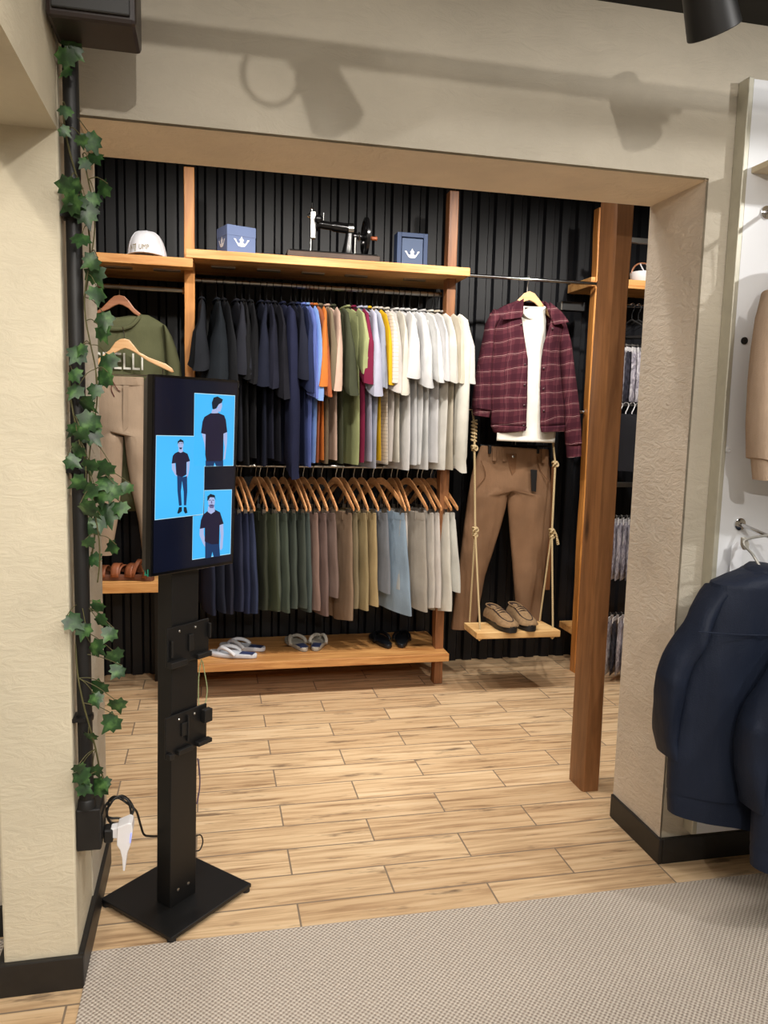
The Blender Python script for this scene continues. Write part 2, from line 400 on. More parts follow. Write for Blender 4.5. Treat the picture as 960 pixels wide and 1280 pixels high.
# carpets
def carpet(name, poly, label):
    b = MB(); b.prism([(x, y, 0.0) for x, y in poly], (0, 0, 0.007))
    return tag(b.build(name, M['carpet'], smooth=False, bevel=0.003), label, 'carpet')
carpet('carpet', [(-0.325, -2.3), (3.5, -2.3), (3.5, 2.135), (-0.325, 2.135)], 'large grey woven carpet in front of the doorway, bottom of the photo')
carpet('carpet', [(-2.1, -2.3), (-0.56, -2.3), (-0.56, 2.235), (-2.1, 2.235)], 'sliver of woven carpet left of the cream pillar')

# ------------------------------------------------------------------ near post
pt = MB()
rings = []
for i in range(25):
    z = 2.95*i/24; w = 0.004*noise.noise(Vector((3.1, 0, z*2.2))); q = 0.004*noise.noise(Vector((9.7, 0, z*3)))
    x0, x1, y0, y1 = 1.478+w, 1.552+q, 2.782, 2.90
    c = 0.012+0.006*noise.noise(Vector((1, 5, z*3)))
    rings.append([(x0, y1, z), (x0, y0+c, z), (x0+c*0.6, y0, z), (x1-0.004, y0, z), (x1, y0+0.004, z), (x1, y1, z)])
pt.loft(rings)
tag(pt.build('wooden_post', M['post'], loc=(1.515, 2.84, 0)), 'tall square brown wooden post standing free on the plank floor', 'post')

# ------------------------------------------------------------------ main rack
SH_T, SH_B = 2.283, 2.240
rk = empty('wooden_clothes_rack', (0.6, 4.3, 0), 'wide pine clothes rack holding the long row of shirts', 'rack')
def wany(x0, x1, y0, y1, z0, z1, seed, n=16, amp=0.004):
    b = MB(); rr = []
    for i in range(n+1):
        z = lerp(z0, z1, i/n); d = amp*noise.noise(Vector((seed, 1.3, z*4))); e = amp*noise.noise(Vector((seed, 7.3, z*4)))
        rr.append([(x0+d, y0, z), (x1+e, y0, z), (x1+e, y1, z), (x0+d, y1, z)])
    return b.loft(rr)
for (x0, x1, m, sd) in ((-0.122, -0.072, M['post_orange'], 1.0), (1.238, 1.288, M['post_dark'], 2.0)):
    ztop = 2.69
    wany(x0, x1, 4.13, 4.20, 0, ztop, sd).build('post', m, rk, smooth=False, bevel=0.003)
def board(name, lo, hi, m, par, seed=0):
    b = MB(); n = 30; rr = []
    for i in range(n+1):
        x = lerp(lo[0], hi[0], i/n); d = 0.003*noise.noise(Vector((x*3, seed, 0))); e = 0.003*noise.noise(Vector((x*3, seed, 9)))
        rr.append([(x, lo[1]+d, lo[2]), (x, lo[1]+e, hi[2]), (x, hi[1], hi[2]), (x, hi[1], lo[2])])
    return b.loft(rr).build(name, m, par, smooth=False, bevel=0.003)
board('shelf', (-0.112, 4.03, SH_B), (1.332, 4.50, SH_T), M['pine'], rk, 1)
board('bench_shelf', (-0.20, 4.03, 0.162), (1.292, 4.50, 0.205), M['bench'], rk, 2)
RODZ, ROD2Z, RY = 2.170, 1.222, 4.25
MB().tube([(-0.08, RY, RODZ), (1.245, RY, RODZ)], 0.0125, 12).build('hanging_rod', M['steel'], rk)
MB().tube([(-0.08, RY, ROD2Z), (1.245, RY, ROD2Z)], 0.010, 12).build('hanging_rod', M['steel'], rk)
for x in (0.01, 0.24, 0.47, 0.70, 1.02):
    MB().box((x, 4.20, 2.232), (x+0.12, 4.235, 2.2395)).build('shelf_bracket', M['steel'], rk, smooth=False)

# left shelf unit
lk = empty('wall_shelf', (-0.4, 4.3, 2.2), 'upper left pine shelf carrying the white cap', 'shelf')
board('shelf_board', (-1.10, 4.03, 2.195), (-0.078, 4.50, 2.238), M['pine'], lk, 3)
MB().tube([(-1.10, 4.22, 2.11), (-0.122, 4.22, 2.11)], 0.0125, 12).build('hanging_rod', M['steel'], lk)
for x in (-0.50, -0.27): MB().box((x, 4.12, 2.187), (x+0.13, 4.155, 2.1945)).build('shelf_bracket', M['steel'], lk, smooth=False)
MB().lathe([(0.017, 0), (0.017, 0.012)], (-0.134, 4.22, 2.11), (1, 0, 0), 14).build('rod_flange', M['pine'], lk)
l2 = empty('wall_shelf', (-0.4, 4.3, 0.6), 'low pine shelf carrying the brown sandals', 'shelf')
board('shelf_board', (-1.10, 4.03, 0.590), (-0.255, 4.50, 0.640), M['pine'], l2, 4)
wany(-0.30, -0.26, 4.40, 4.46, 0, 0.59, 5).build('post', M['black_metal'], l2, smooth=False)

# right shelf unit (beyond the near post)
rr_ = empty('wooden_shelf_unit', (2.5, 4.3, 0), 'pine shelf unit behind the free-standing brown post', 'shelf unit')
wany(2.128, 2.182, 4.19, 4.252, 0, 2.69, 8, 20, 0.006).build('post', M['post_orange'], rr_, smooth=False, bevel=0.003)
board('shelf_board', (2.105, 4.20, 2.262), (2.95, 4.50, 2.312), M['pine'], rr_, 6)
board('shelf_board', (2.165, 4.10, 0.200), (2.95, 4.50, 0.240), M['pine'], rr_, 7)
MB().box((2.20, 4.12, 2.497), (2.95, 4.15, 2.525)).build('top_rail', M['steel'], rr_, smooth=False, bevel=0.002)
MB().tube([(2.182, 4.16, 2.157), (2.95, 4.16, 2.157)], 0.009, 10).build('hanging_rod', M['chrome'], rr_)
MB().box((2.20, 4.12, 1.128), (2.95, 4.15, 1.155)).build('cross_rail', M['steel'], rr_, smooth=False, bevel=0.002)
MB().tube([(2.20, 4.2, 1.60), (2.95, 4.2, 1.60)], 0.006, 8).build('hanging_rod', M['steel'], rr_)
MB().tube([(2.20, 4.14, 0.955), (2.95, 4.14, 0.955)], 0.006, 8).build('hanging_rod', M['black_metal'], rr_)
MB().tube([(2.182, 4.02, 0.405), (2.95, 4.02, 0.405)], 0.006, 8).build('hanging_rod', M['black_metal'], rr_)
wany(2.045, 2.075, 4.47, 4.50, 0.45, 1.22, 12).build('back_batten', M['post_dark'], rr_, smooth=False)
# black bracket arm seen beside the jacket
ba = MB(); ba.box((1.985, 4.30, 2.135), (2.128, 4.36, 2.185)); ba.m = 1; ba.box((1.978, 4.30, 2.135), (1.985, 4.36, 2.185))
tag(ba.build('bracket_arm', [M['black_metal'], M['steel']], loc=(2.05, 4.33, 2.135), smooth=False, bevel=0.002), 'short black bracket arm with steel end cap right of the plaid jacket', 'bracket')

# bar for the outfit display, between rack and shelf unit
UB, LB = 2.264, 1.555
for z, y, lab in ((UB, 4.14, 'upper steel bar carrying the plaid jacket'), (LB, 4.235, 'lower steel bar behind the plaid jacket, ending at the far post')):
    e = empty('display_bar', (1.7, y, z), lab, 'bar')
    MB().tube([(1.289, y, z), (2.127, y, z)], 0.0095, 12).build('bar', M['chrome'], e)
    for x, s in ((1.289, 1), (2.115, 1)):
        MB().lathe([(0.018, 0), (0.018, 0.005), (0.013, 0.012)], (x, y, z), (1, 0, 0), 14).build('end_flange', M['chrome'], e)

# ------------------------------------------------------------------ garments on the rods (local frame: y = width, -y to the front; origin on the rod)
def ring_xy(cx, cy, z, a, b, n, ex=2.0, fold=0, ph=0, fk=40):
    o = []
    for k in range(n):
        t = 2*PI*k/n; c, s = math.cos(t), math.sin(t)
        y = cy + b*math.copysign(abs(c)**(2/ex), c); xx = cx + a*math.copysign(abs(s)**(2/ex), s)
        xx += fold*math.sin(y*fk+ph)
        o.append((xx, y, z))
    return o
def hanger_hook(b, x, top=-0.012, neck=-0.075, r=0.0022):
    pts = [(x, 0.018, 0.0)] + [(x, 0.0155*math.cos(a), 0.0155*math.sin(a)) for a in [PI*k/8 for k in range(0, 11)]]
    pts = [(x, 0.0155*math.cos(a), 0.0155*math.sin(a)) for a in [R(-20)+R(215)*k/12 for k in range(13)]] + [(x, -0.006, -0.028), (x, 0, -0.04), (x, 0, neck)]
    b.tube(pts, r, 6)
def place(b, X, Y, Z, yaw): return b.xf(Matrix.Translation((X, Y, Z)) @ Matrix.Rotation(yaw, 4, 'Z'))

HANGB = simple('black_hanger', (16, 16, 17), 0.4)
def shirt(px, rgb, desc, drop=0.35, hx=0.034, length=0.92, long=False, yaw=0.12, mat=None, stripe=None, fat=1.0, gap=0.05):
    p = P(px, 372, Y=RY); X = p.x
    m = mat or cloth(rgb); sd = random.uniform(0, 50)
    yaw += random.uniform(-0.02, 0.02)
    root = tag(bpy.data.objects.new('sweatshirt' if long else 't_shirt', None), desc, 'sweatshirt' if long else 't-shirt', 'shirts on the upper rod') if False else None
    b = MB(); n = 30
    fat = min(1.0, fat*gap/0.056)
    rows = [(-0.098, 0.006, 0.062), (-0.108, 0.013, 0.085), (-0.122, 0.017, 0.130), (-0.142, 0.019, 0.180), (-0.165, 0.021, 0.208), (-0.22, 0.024, 0.215), (-0.32, 0.027, 0.222), (-0.45, 0.028, 0.226), (-0.6, 0.029, 0.230), (-0.78, 0.030, 0.234), (-length+0.02, 0.031, 0.237), (-length, 0.031, 0.236)]
    rr = []
    for z, a, w in rows:
        t = min(1, max(0, (-z-0.2)/0.7))
        rr.append(ring_xy(0.004*math.sin(sd+z*6)*t, -0.01*math.sin(z*5+sd)*t, z+0.012*math.sin(sd*3)*t, a*fat, w, n, 2.2, 0.012*t*fat, sd, 34))
    z, a, w = rows[-1]; zq = 0.012*math.sin(sd*3); rr.append(ring_xy(0.004*math.sin(sd+z*6), 0, z+0.004+zq, a*0.8*fat, w*0.96, n, 2.2, 0.012*fat, sd, 34)); rr.append(ring_xy(0.004*math.sin(sd+z*6), 0, z+0.08, a*0.6*fat, w*0.9, n, 2.2, 0.012*fat, sd, 34))
    b.loft(rr, True, True)
    place(b, X, RY, RODZ, yaw)
    body = b.build('sweatshirt' if long else 't_shirt', m, loc=(X, RY, RODZ-0.5))
    tag(body, desc, 'sweatshirt' if long else 't-shirt', 'shirts hanging on the upper rod')
    for sgn in (-1, 1):
        s = MB(); ns = 18
        tw = random.uniform(-0.008, 0.012)
        if long:
            L = [(-0.150, -0.165, 0.014, 0.045), (-0.200, -0.185, 0.02, 0.055), (-0.228, -0.27, 0.030, 0.060), (-0.238, -0.45, 0.034, 0.056), (-0.240, -0.65, 0.033, 0.05), (-0.238, -drop+0.07, 0.032, 0.048), (-0.236, -drop+0.055, 0.027, 0.042), (-0.236, -drop, 0.026, 0.042)]
        else:
            q = drop
            L = [(-0.150, -0.160, 0.008, 0.045), (-0.196, -0.175, 0.010, 0.050), (-0.222, -0.235, hx*0.36, 0.058), (-0.234, -0.235-(q-0.235)*0.45, hx*0.66, 0.063), (-0.240, -q-0.09+0.015, hx, 0.068), (-0.240, -q-0.10, hx*1.02, 0.068)]
        rings = []
        for i, (y, z, a, w) in enumerate(L):
            t = i/(len(L)-1)
            ring = []
            for k in range(ns):
                an = 2*PI*k/ns; c, si = math.cos(an), math.sin(an)
                yy = y + w*c; xx = a*math.copysign(abs(si)**0.9, si) + tw*t*3 + 0.007*t*math.sin(3*an+sd) + 0.005*t*math.sin(5*an-sd*2+z*9) + 0.004*math.sin(z*30+sd)
                zz = z - 0.04*c*(1-t) + (0.030*c*t)
                ring.append((xx, yy*1.0 if sgn < 0 else -yy, zz))
            rings.append(ring)
        inner = [[(x_*0.92, y_, z_+0.004) for x_, y_, z_ in rings[-1]], [(x_*0.6, y_*0.99, z_+0.09) for x_, y_, z_ in rings[-1]]]
        s.loft(rings+inner, True, True); place(s, X, RY, RODZ, yaw)
        s.build('sleeve', m, body)
        if stripe and sgn < 0:
            st = MB(); pts = [(-0.001-r_[0][0]*0-(L[i][2]+0.003), L[i][0]-0.012, L[i][1]) for i, r_ in enumerate(rings)]
            st.tube([(-L[i][2]-0.002+tw*3*i/(len(L)-1), L[i][0]-0.02, L[i][1]) for i in range(1, len(L))], 0.004, 6); place(st, X, RY, RODZ, yaw); st.build('sleeve_stripe', stripe, body)
    nb = MB(); pts = []
    for k in range(17):
        a = 2*PI*k/16; pts.append((0.016*math.sin(a), 0.066*math.cos(a), -0.100-0.006*math.cos(a)))
    nb.tube(pts, 0.006, 6, False); place(nb, X, RY, RODZ, yaw); nb.build('collar', m, body)
    h = MB(); hanger_hook(h, 0); place(h, X, RY, RODZ, yaw)
    hg = empty('clothes_hanger', (X, RY, RODZ), 'black hanger holding ' + desc.replace('hanging ', ''), 'hanger', 'black hangers on the upper rod')
    h.build('hook', HANGB, hg)
    a = MB(); a.tube(smoothpath([(0, -0.19, -0.160), (0, -0.10, -0.118), (0, -0.03, -0.088), (0, 0, -0.078), (0, 0.03, -0.088), (0, 0.10, -0.118), (0, 0.19, -0.160)]), 0.005, 8); place(a, X, RY, RODZ, yaw)
    a.build('arm', HANGB, hg)
    return body

def sx(c): return 230 + c*0.3854
CH, CH2, NV, NV2 = (48, 51, 58), (36, 37, 42), (40, 44, 66), (46, 50, 84)
W1, W2, W3 = (232, 228, 222), (226, 222, 218), (224, 216, 200)
SHIRTS = [
 (57, CH, 'charcoal t-shirt hanging next to the left rack post', dict(drop=0.345, hx=0.046, yaw=0.02)),
 (105, (46, 52, 60), 'charcoal t-shirt with widest sleeve, second from left rack post', dict(drop=0.40, hx=0.050, yaw=0.10)),
 (126, CH2, 'thin black t-shirt hanging third from the left rack post', dict(drop=0.42, hx=0.03, yaw=0.10)),
 (167, (54, 55, 66), 'grey charcoal t-shirt hanging fourth from the left rack post', dict(drop=0.355, hx=0.046, yaw=0.08)),
 (188, (38, 39, 42), 'black t-shirt hanging fifth from the left rack post', dict(drop=0.38, hx=0.03)),
 (212, (42, 42, 46), 'black t-shirt hanging sixth from the left rack post', dict(drop=0.40, hx=0.03)),
 (247, NV, 'dark navy t-shirt right of the black shirts', dict(drop=0.41, hx=0.034)),
 (268, (50, 52, 72), 'dusty navy t-shirt hanging between two darker navy ones', dict(drop=0.42, hx=0.032)),
 (288, (44, 44, 56), 'slate navy t-shirt hanging left of the navy sweatshirt', dict(drop=0.47, hx=0.032)),
 (316, NV2, 'navy long-sleeved sweatshirt reaching below the lower rod', dict(drop=0.97, long=True)),
 (347, (44, 48, 68), 'navy t-shirt hanging right of the navy sweatshirt', dict(drop=0.37, hx=0.036)),
 (363, (54, 64, 108), 'royal navy t-shirt hanging left of the blue ones', dict(drop=0.43, hx=0.036)),
 (381, (112, 130, 204), 'periwinkle blue t-shirt hanging right of the navy shirts', dict(drop=0.46, hx=0.026)),
 (394, (140, 172, 228), 'light sky blue t-shirt hanging left of the orange ones', dict(drop=0.47, hx=0.026)),
 (405, (176, 98, 62), 'rust orange t-shirt hanging beside the sky blue one', dict(drop=0.45, hx=0.026)),
 (418, (214, 124, 58), 'bright orange t-shirt hanging left of the khaki one', dict(drop=0.40, hx=0.028)),
 (434, (124, 112, 92), 'khaki grey t-shirt hanging right of the bright orange one', dict(drop=0.42, hx=0.024)),
 (456, (206, 176, 158), 'pale pink beige t-shirt hanging left of the olive one', dict(drop=0.42, hx=0.026)),
 (475, (98, 102, 78), 'olive green t-shirt hanging left of the light green one', dict(drop=0.44, hx=0.032)),
 (521, (160, 166, 118), 'light green t-shirt hanging between olive and maroon', dict(drop=0.335, hx=0.034)),
 (540, (122, 34, 64), 'maroon t-shirt hanging right of the light green one', dict(drop=0.38, hx=0.030)),
 (562, (200, 202, 222), 'pale lavender t-shirt hanging right of the maroon one', dict(drop=0.44, hx=0.034)),
 (577, (196, 200, 216), 'pale blue t-shirt hanging left of the yellow one', dict(drop=0.40, hx=0.022)),
 (588, (222, 176, 34), 'yellow t-shirt hanging among the pale shirts', dict(drop=0.38, hx=0.026)),
 (612, (232, 226, 214), 'white t-shirt with fine horizontal stripes right of the yellow', dict(drop=0.37, hx=0.042, stripes=True)),
 (626, (220, 212, 206), 'off-white t-shirt hanging right of the striped one', dict(drop=0.42, hx=0.032)),
 (646, (232, 226, 212), 'cream t-shirt hanging second right of the striped one', dict(drop=0.43, hx=0.034)),
 (676, (236, 234, 232), 'white t-shirt with broad flat sleeve, third right of stripes', dict(drop=0.345, hx=0.046)),
 (694, (226, 226, 228), 'white t-shirt hanging fourth right of the striped one', dict(drop=0.39, hx=0.028)),
 (712, (230, 230, 230), 'white t-shirt hanging fifth right of the striped one', dict(drop=0.39, hx=0.028)),
 (733, (234, 233, 232), 'white t-shirt with wide sleeve, sixth right of the striped one', dict(drop=0.36, hx=0.040)),
 (762, (228, 227, 228), 'white t-shirt hanging seventh right of the striped one', dict(drop=0.35, hx=0.034)),
 (786, (230, 226, 218), 'white t-shirt hanging left of the two cream shirts', dict(drop=0.36, hx=0.036)),
 (806, (224, 214, 194), 'cream t-shirt hanging left of the black-piped shirt', dict(drop=0.36, hx=0.03)),
 (824, (232, 228, 222), 'white t-shirt with black piping down the sleeve', dict(drop=0.36, hx=0.036, stripe=True)),
 (846, (236, 232, 220), 'white long-sleeved sweatshirt at the right end of the row', dict(drop=0.93, long=True, fat=1.2, yaw=0.20)),
]
STRIPED = stripe_mat((204, 196, 186), (150, 146, 140), 0.019, 0.0022)
for i_, (c, rgb, desc, kw) in enumerate(SHIRTS):
    kw = dict(kw); near = [abs(c-q[0]) for q in SHIRTS if q[0] != c]; kw['gap'] = min(near)*0.3854*4.25/F_PX
    rgb = tuple(int(x*0.66) for x in rgb) if max(rgb) < 115 else tuple(int(x*(0.85 if min(rgb) > 185 else 0.92)) for x in rgb)
    kw['yaw'] = kw.get('yaw', 0.06+0.30*max(0, (c-240)/620)); kw['hx'] = kw.get('hx', 0.034)*1.08; st = kw.pop('stripes', None)
    if kw.get('stripe'): kw['stripe'] = cloth((24, 26, 40))
    shirt(sx(c), rgb, desc, mat=STRIPED if st else None, length=random.uniform(0.90, 0.945), **kw)

def clip_hanger(X, yaw, desc):
    hg = empty('clip_hanger', (X, RY, ROD2Z), 'wooden hanger clipped to ' + desc.replace('hanging ', ''), 'hanger', 'wooden hangers on the lower rod')
    h = MB(); hanger_hook(h, 0, neck=-0.06); place(h, X, RY, ROD2Z, yaw); h.build('hook', M['steel'], hg)
    b = MB(); prof = [(-0.185, -0.205, 0.010), (-0.160, -0.178, 0.013), (-0.11, -0.128, 0.015), (-0.06, -0.085, 0.017), (-0.025, -0.063, 0.018), (0, -0.058, 0.019), (0.025, -0.063, 0.018), (0.06, -0.085, 0.017), (0.11, -0.128, 0.015), (0.160, -0.178, 0.013), (0.185, -0.205, 0.010)]
    b.loft([[(sx_*0.0065, y, z-q+sz) for sx_, sz in ((-1, 0), (-0.6, q), (0.6, q), (1, 0), (0.6, -q), (-0.6, -q))] for y, z, q in prof]); place(b, X, RY, ROD2Z, yaw)
    b.build('hanger_body', M['hang'], hg)
    for s in (-1, 1):
        c = MB(); c.tube([(0, s*0.13, -0.165), (0, s*0.13, -0.222)], 0.0016, 5); c.cbox((0, s*0.13, -0.234), (0.020, 0.024, 0.026)); place(c, X, RY, ROD2Z, yaw); c.build('clip', M['steel'], hg)
def shorts(px, rgb, desc, hem=0.515, w0=0.165, w1=0.205, yaw=0.30, thick=0.026, name='shorts', mat=None):
    X = P(px, 600, Y=RY).x; m = mat or twill('twill', rgb); sd = random.uniform(0, 60); yaw += random.uniform(-0.05, 0.05)
    root_z = ROD2Z-0.24; b = MB(); n = 44
    crotch = 0.24; rr = []
    def row(d):
        t = d/hem; w = lerp(w0, w1, min(1, t*1.05)); a = lerp(0.012, thick, min(1, t*3)); return w, a, t
    ds = [0.038+(hem-0.038)*k/13 for k in range(14)]
    for d in ds:
        w, a, t = row(d); p = min(1, max(0, (d-crotch+0.06)/0.10)); ring = []
        for x, y, z in ring_xy(0, 0, -0.24-d, a, w, n, 2.4, 0.004*t+0.0015, sd, 34):
            k = 1-0.85*p*math.exp(-(y/(0.018+0.02*t))**2)
            ring.append((x*k+0.003*t*math.sin(d*24+sd+y*9), y, z+0.012*t*math.sin(y*16+sd)))
        rr.append(ring)
    q = rr[-1]; rr += [[(x*0.9, y*0.99, z+0.003) for x, y, z in q], [(x*0.6, y*0.97, z+0.06) for x, y, z in q]]
    b.loft(rr, True, True)
    place(b, X, RY, ROD2Z, yaw)
    o = b.build(name, m, loc=(X, RY, root_z)); tag(o, desc, 'shorts' if name == 'shorts' else 'trousers', 'shorts clipped on the lower rod')
    wb = MB(); rg = [ring_xy(0, 0, z, a_, w0*k, n, 2.4, 0.002, sd, 30) for z, a_, k in ((-0.240, 0.0115, 0.985), (-0.240, 0.0145, 1.0), (-0.279, 0.0155, 1.02), (-0.279, 0.012, 0.99))]
    wb.loft(rg, True, False); place(wb, X, RY, ROD2Z, yaw); wb.build('waistband', m, o)
    for s in (-0.6, -0.1, 0.4):
        lp = MB(); lp.cbox((-0.0165, s*w0, -0.259), (0.004, 0.010, 0.046)); place(lp, X, RY, ROD2Z, yaw); lp.build('belt_loop', m, o)
    clip_hanger(X, yaw, desc)
    return o
SHORTS = [
 (60, (32, 36, 58), 'dark navy shorts hanging nearest the display column', {}),
 (88, (30, 34, 52), 'dark navy shorts hanging second from the display column', {}),
 (116, (34, 36, 54), 'dark navy shorts hanging third from the display column', {}),
 (146, (40, 44, 72), 'navy shorts half hidden by the screen corner', {}),
 (172, (40, 46, 80), 'navy shorts hanging just right of the screen corner', {}),
 (184, (48, 58, 92), 'blue navy shorts with flared leg, left of the olive ones', dict(w1=0.24, yaw=0.38)),
 (232, (58, 62, 46), 'dark olive shorts hanging right of the navy ones', {}),
 (245, (70, 78, 54), 'olive green shorts, the widest of the green ones', dict(yaw=0.44, w1=0.22)),
 (268, (84, 92, 76), 'grey green shorts hanging second of the green ones', {}),
 (292, (78, 88, 74), 'grey green shorts hanging third of the green ones', {}),
 (322, (76, 86, 76), 'grey green shorts hanging fourth of the green ones', {}),
 (350, (74, 82, 72), 'grey green shorts hanging fifth of the green ones', {}),
 (366, (78, 90, 86), 'teal grey shorts hanging beside the mauve ones', {}),
 (386, (150, 118, 104), 'mauve brown shorts hanging first of the mauve ones, beside teal grey', dict(hem=0.53, yaw=0.36)),
 (416, (128, 102, 94), 'mauve brown shorts hanging second of the mauve ones', dict(hem=0.54)),
 (446, (132, 106, 96), 'short mauve brown shorts ending above the others', dict(hem=0.44, yaw=0.34)),
 (492, (150, 120, 92), 'tan brown shorts hanging lowest of the row', dict(hem=0.59, yaw=0.36)),
 (512, (142, 124, 90), 'olive tan shorts hanging left of the khaki ones', dict(hem=0.52, yaw=0.40)),
 (550, (168, 146, 98), 'khaki shorts hanging right of the olive tan ones', {}),
 (576, (188, 160, 108), 'yellow khaki shorts hanging left of the blue denim', {}),
 (612, (126, 130, 138), 'slate grey shorts ending above the light denim ones', dict(hem=0.43)),
 (638, (142, 166, 190), 'light blue denim shorts, the widest of the lower row', dict(hem=0.55, yaw=0.60, w1=0.25, w0=0.18)),
 (672, (170, 172, 172), 'light grey shorts hanging right of the denim ones', dict(hem=0.42, yaw=0.22, w0=0.14, w1=0.16)),
 (690, (206, 200, 192), 'narrow white shorts hanging right of the light grey ones', dict(hem=0.42, yaw=0.22, w0=0.15, w1=0.17)),
 (724, (180, 170, 156), 'beige grey shorts hanging fourth from the right post', dict(hem=0.535, yaw=0.40)),
 (756, (208, 200, 188), 'pale beige shorts hanging third from the right post', dict(hem=0.52)),
 (770, (218, 208, 200), 'pale pinkish beige shorts hanging second from the right post', dict(hem=0.515, yaw=0.36)),
 (800, (222, 216, 202), 'off-white shorts with broad front at the right end', dict(hem=0.55, yaw=0.44, w1=0.225)),
 (812, (212, 210, 200), 'off-white shorts at the right end behind the broad ones', dict(hem=0.43, yaw=0.54, w1=0.225)),
]
for c, rgb, desc, kw in SHORTS:
    gr = sum(rgb)/3; shorts(sx(c), tuple(int((x*0.8+gr*0.2)*0.88) for x in rgb), desc, **kw)

# ------------------------------------------------------------------ front-facing garments (outline traced on a plane Y, with depth of its own)
def U(off, sc):  # crop pixel -> photo pixel
    return lambda x, y: (off[0]+x/sc, off[1]+y/sc)
def fold(p, sd, amp):
    return amp*(noise.noise(Vector((p.x*9, sd, p.z*3.2))) + 0.5*noise.noise(Vector((p.x*22+sd, 3, p.z*8))))
def floft(b, rows, Y, n=26, sd=0, amp=0.012, ex=2.3, cap=True, inner=0.0):
    """rows: ((lx,ly),(rx,ry),halfdepth[,dy]) photo pixels"""
    rr = []
    for row in rows:
        L = P(*row[0], Y=Y); Rr = P(*row[1], Y=Y); d = row[2]; dy = row[3] if len(row) > 3 else 0
        c = (L+Rr)/2; h = (Rr-L)/2; ring = []
        for k in range(n):
            t = 2*PI*k/n; a, s = math.cos(t), math.sin(t)
            p = c + h*math.copysign(abs(a)**(2/ex), a); p = Vector((p.x, Y+dy+d*math.copysign(abs(s)**(2/ex), s), p.z))
            p.y += fold(p, sd, amp)*abs(s); ring.append(p)
        rr.append(ring)
    if inner:
        q = rr[-1]; c = sum(q, Vector())/len(q)
        rr += [[c+(p-c)*0.93 for p in q], [c+(p-c)*0.8+Vector((0, 0, inner)) for p in q]]
    return b.loft(rr, cap, cap)
def pants(b, top, left, right, Y, n=32, sd=0, amp=0.012, ex=2.3):
    """one closed surface: waist block splitting into two legs; rows as in floft"""
    def ring(row, start):
        L = P(*row[0], Y=Y); Rr = P(*row[1], Y=Y); d = row[2]; c = (L+Rr)/2; h = (Rr-L)/2; o = []
        for k in range(n):
            t = start+2*PI*k/n; a, q = math.cos(t), math.sin(t)
            p = c + h*math.copysign(abs(a)**(2/ex), a); p = Vector((p.x, Y+d*math.copysign(abs(q)**(2/ex), q), p.z))
            p.y += fold(p, sd, amp)*abs(q); o.append(p)
        return o
    blk = [ring(r, PI/2) for r in top]; b.loft(blk, True, False); last = blk[-1]; m = n//2
    for rows_, arc, st in ((left, [last[k] for k in range(m+1)], PI/2), (right, [last[(m+k) % n] for k in range(m+1)], -PI/2)):
        seam = [lerp(arc[-1], arc[0], k/m)+Vector((0, 0, -0.012*math.sin(PI*k/m))) for k in range(1, m)]
        rg = [arc+seam]+[ring(r, st) for r in rows_]; q = rg[-1]; c = sum(q, Vector())/n
        rg += [[c+(p-c)*0.93 for p in q], [c+(p-c)*0.8+Vector((0, 0, 0.05)) for p in q]]
        b.loft(rg, False, True)
    b.weld = True; return b
def dense(rows, k=4):
    out = []
    for a, b_ in zip(rows, rows[1:]):
        for i in range(k):
            t = i/k; e = []
            e.append((lerp(a[0][0], b_[0][0], t), lerp(a[0][1], b_[0][1], t))); e.append((lerp(a[1][0], b_[1][0], t), lerp(a[1][1], b_[1][1], t)))
            for q in range(2, min(len(a), len(b_))): e.append(lerp(a[q], b_[q], t))
            out.append(tuple(e))
    out.append(rows[-1]); return out
def fpanel(b, rows, Y, depth, nx=18, k=4, sd=0, amp=0.01):
    """open sheet; rows ((lx,ly),(rx,ry)); depth(u, v) is the offset towards the room"""
    rows = dense([tuple(r) for r in rows], k); nv = len(rows)-1
    def fn(u, v):
        r = rows[min(nv, int(round(v*nv)))]
        x, y = lerp(r[0][0], r[1][0], u), lerp(r[0][1], r[1][1], u)
        p = P(x, y, Y=Y); p.y -= depth(u, v); p.y += fold(p, sd, amp); return p
    return b.grid(fn, nx, nv)
def outline_prism(b, pts, Y, th, dy=0): return b.prism([P(x, y, Y=Y)+Vector((0, dy, 0)) for x, y in pts], (0, th, 0))

# plaid jacket -------------------------------------------------------
JY = 4.13; J = U((540, 320), 3.692)
def rows(*rs): return [tuple(J(*p) for p in r) for r in rs]
jk = empty('plaid_jacket', P(660, 400, Y=JY), 'maroon plaid jacket worn open over the white t-shirt on the display bar', 'jacket')
b = MB(); fpanel(b, rows(((395,207),(400,215)), ((330,232),(392,290)), ((268,268),(398,345)), ((262,330),(408,410)), ((264,440),(418,480)), ((268,600),(416,600)), ((272,700),(414,700)), ((275,785),(412,790))), JY, lambda u, v: 0.07*(1-(1-u)**2.2)*min(1, v*4+0.3), 18, 4, 1.0)
b.build('front_panel', M['plaid'], jk, solid=0.006)
b = MB(); fpanel(b, rows(((515,215),(520,210)), ((528,300),(570,245)), ((512,350),(612,315)), ((492,410),(588,400)), ((482,480),(588,470)), ((478,600),(600,600)), ((476,700),(606,700)), ((475,790),(610,785))), JY, lambda u, v: 0.07*(1-u**2.2)*min(1, v*4+0.3), 18, 4, 2.0)
b.build('front_panel', M['plaid'], jk, solid=0.006)
b = MB(); fpanel(b, rows(((400,205),(515,210)), ((268,265),(612,312)), ((262,330),(590,400)), ((268,600),(600,600)), ((275,785),(610,785))), JY, lambda u, v: -0.05*math.sin(PI*u), 18, 5, 3.0)
b.build('back_panel', M['plaid'], jk, solid=0.005)
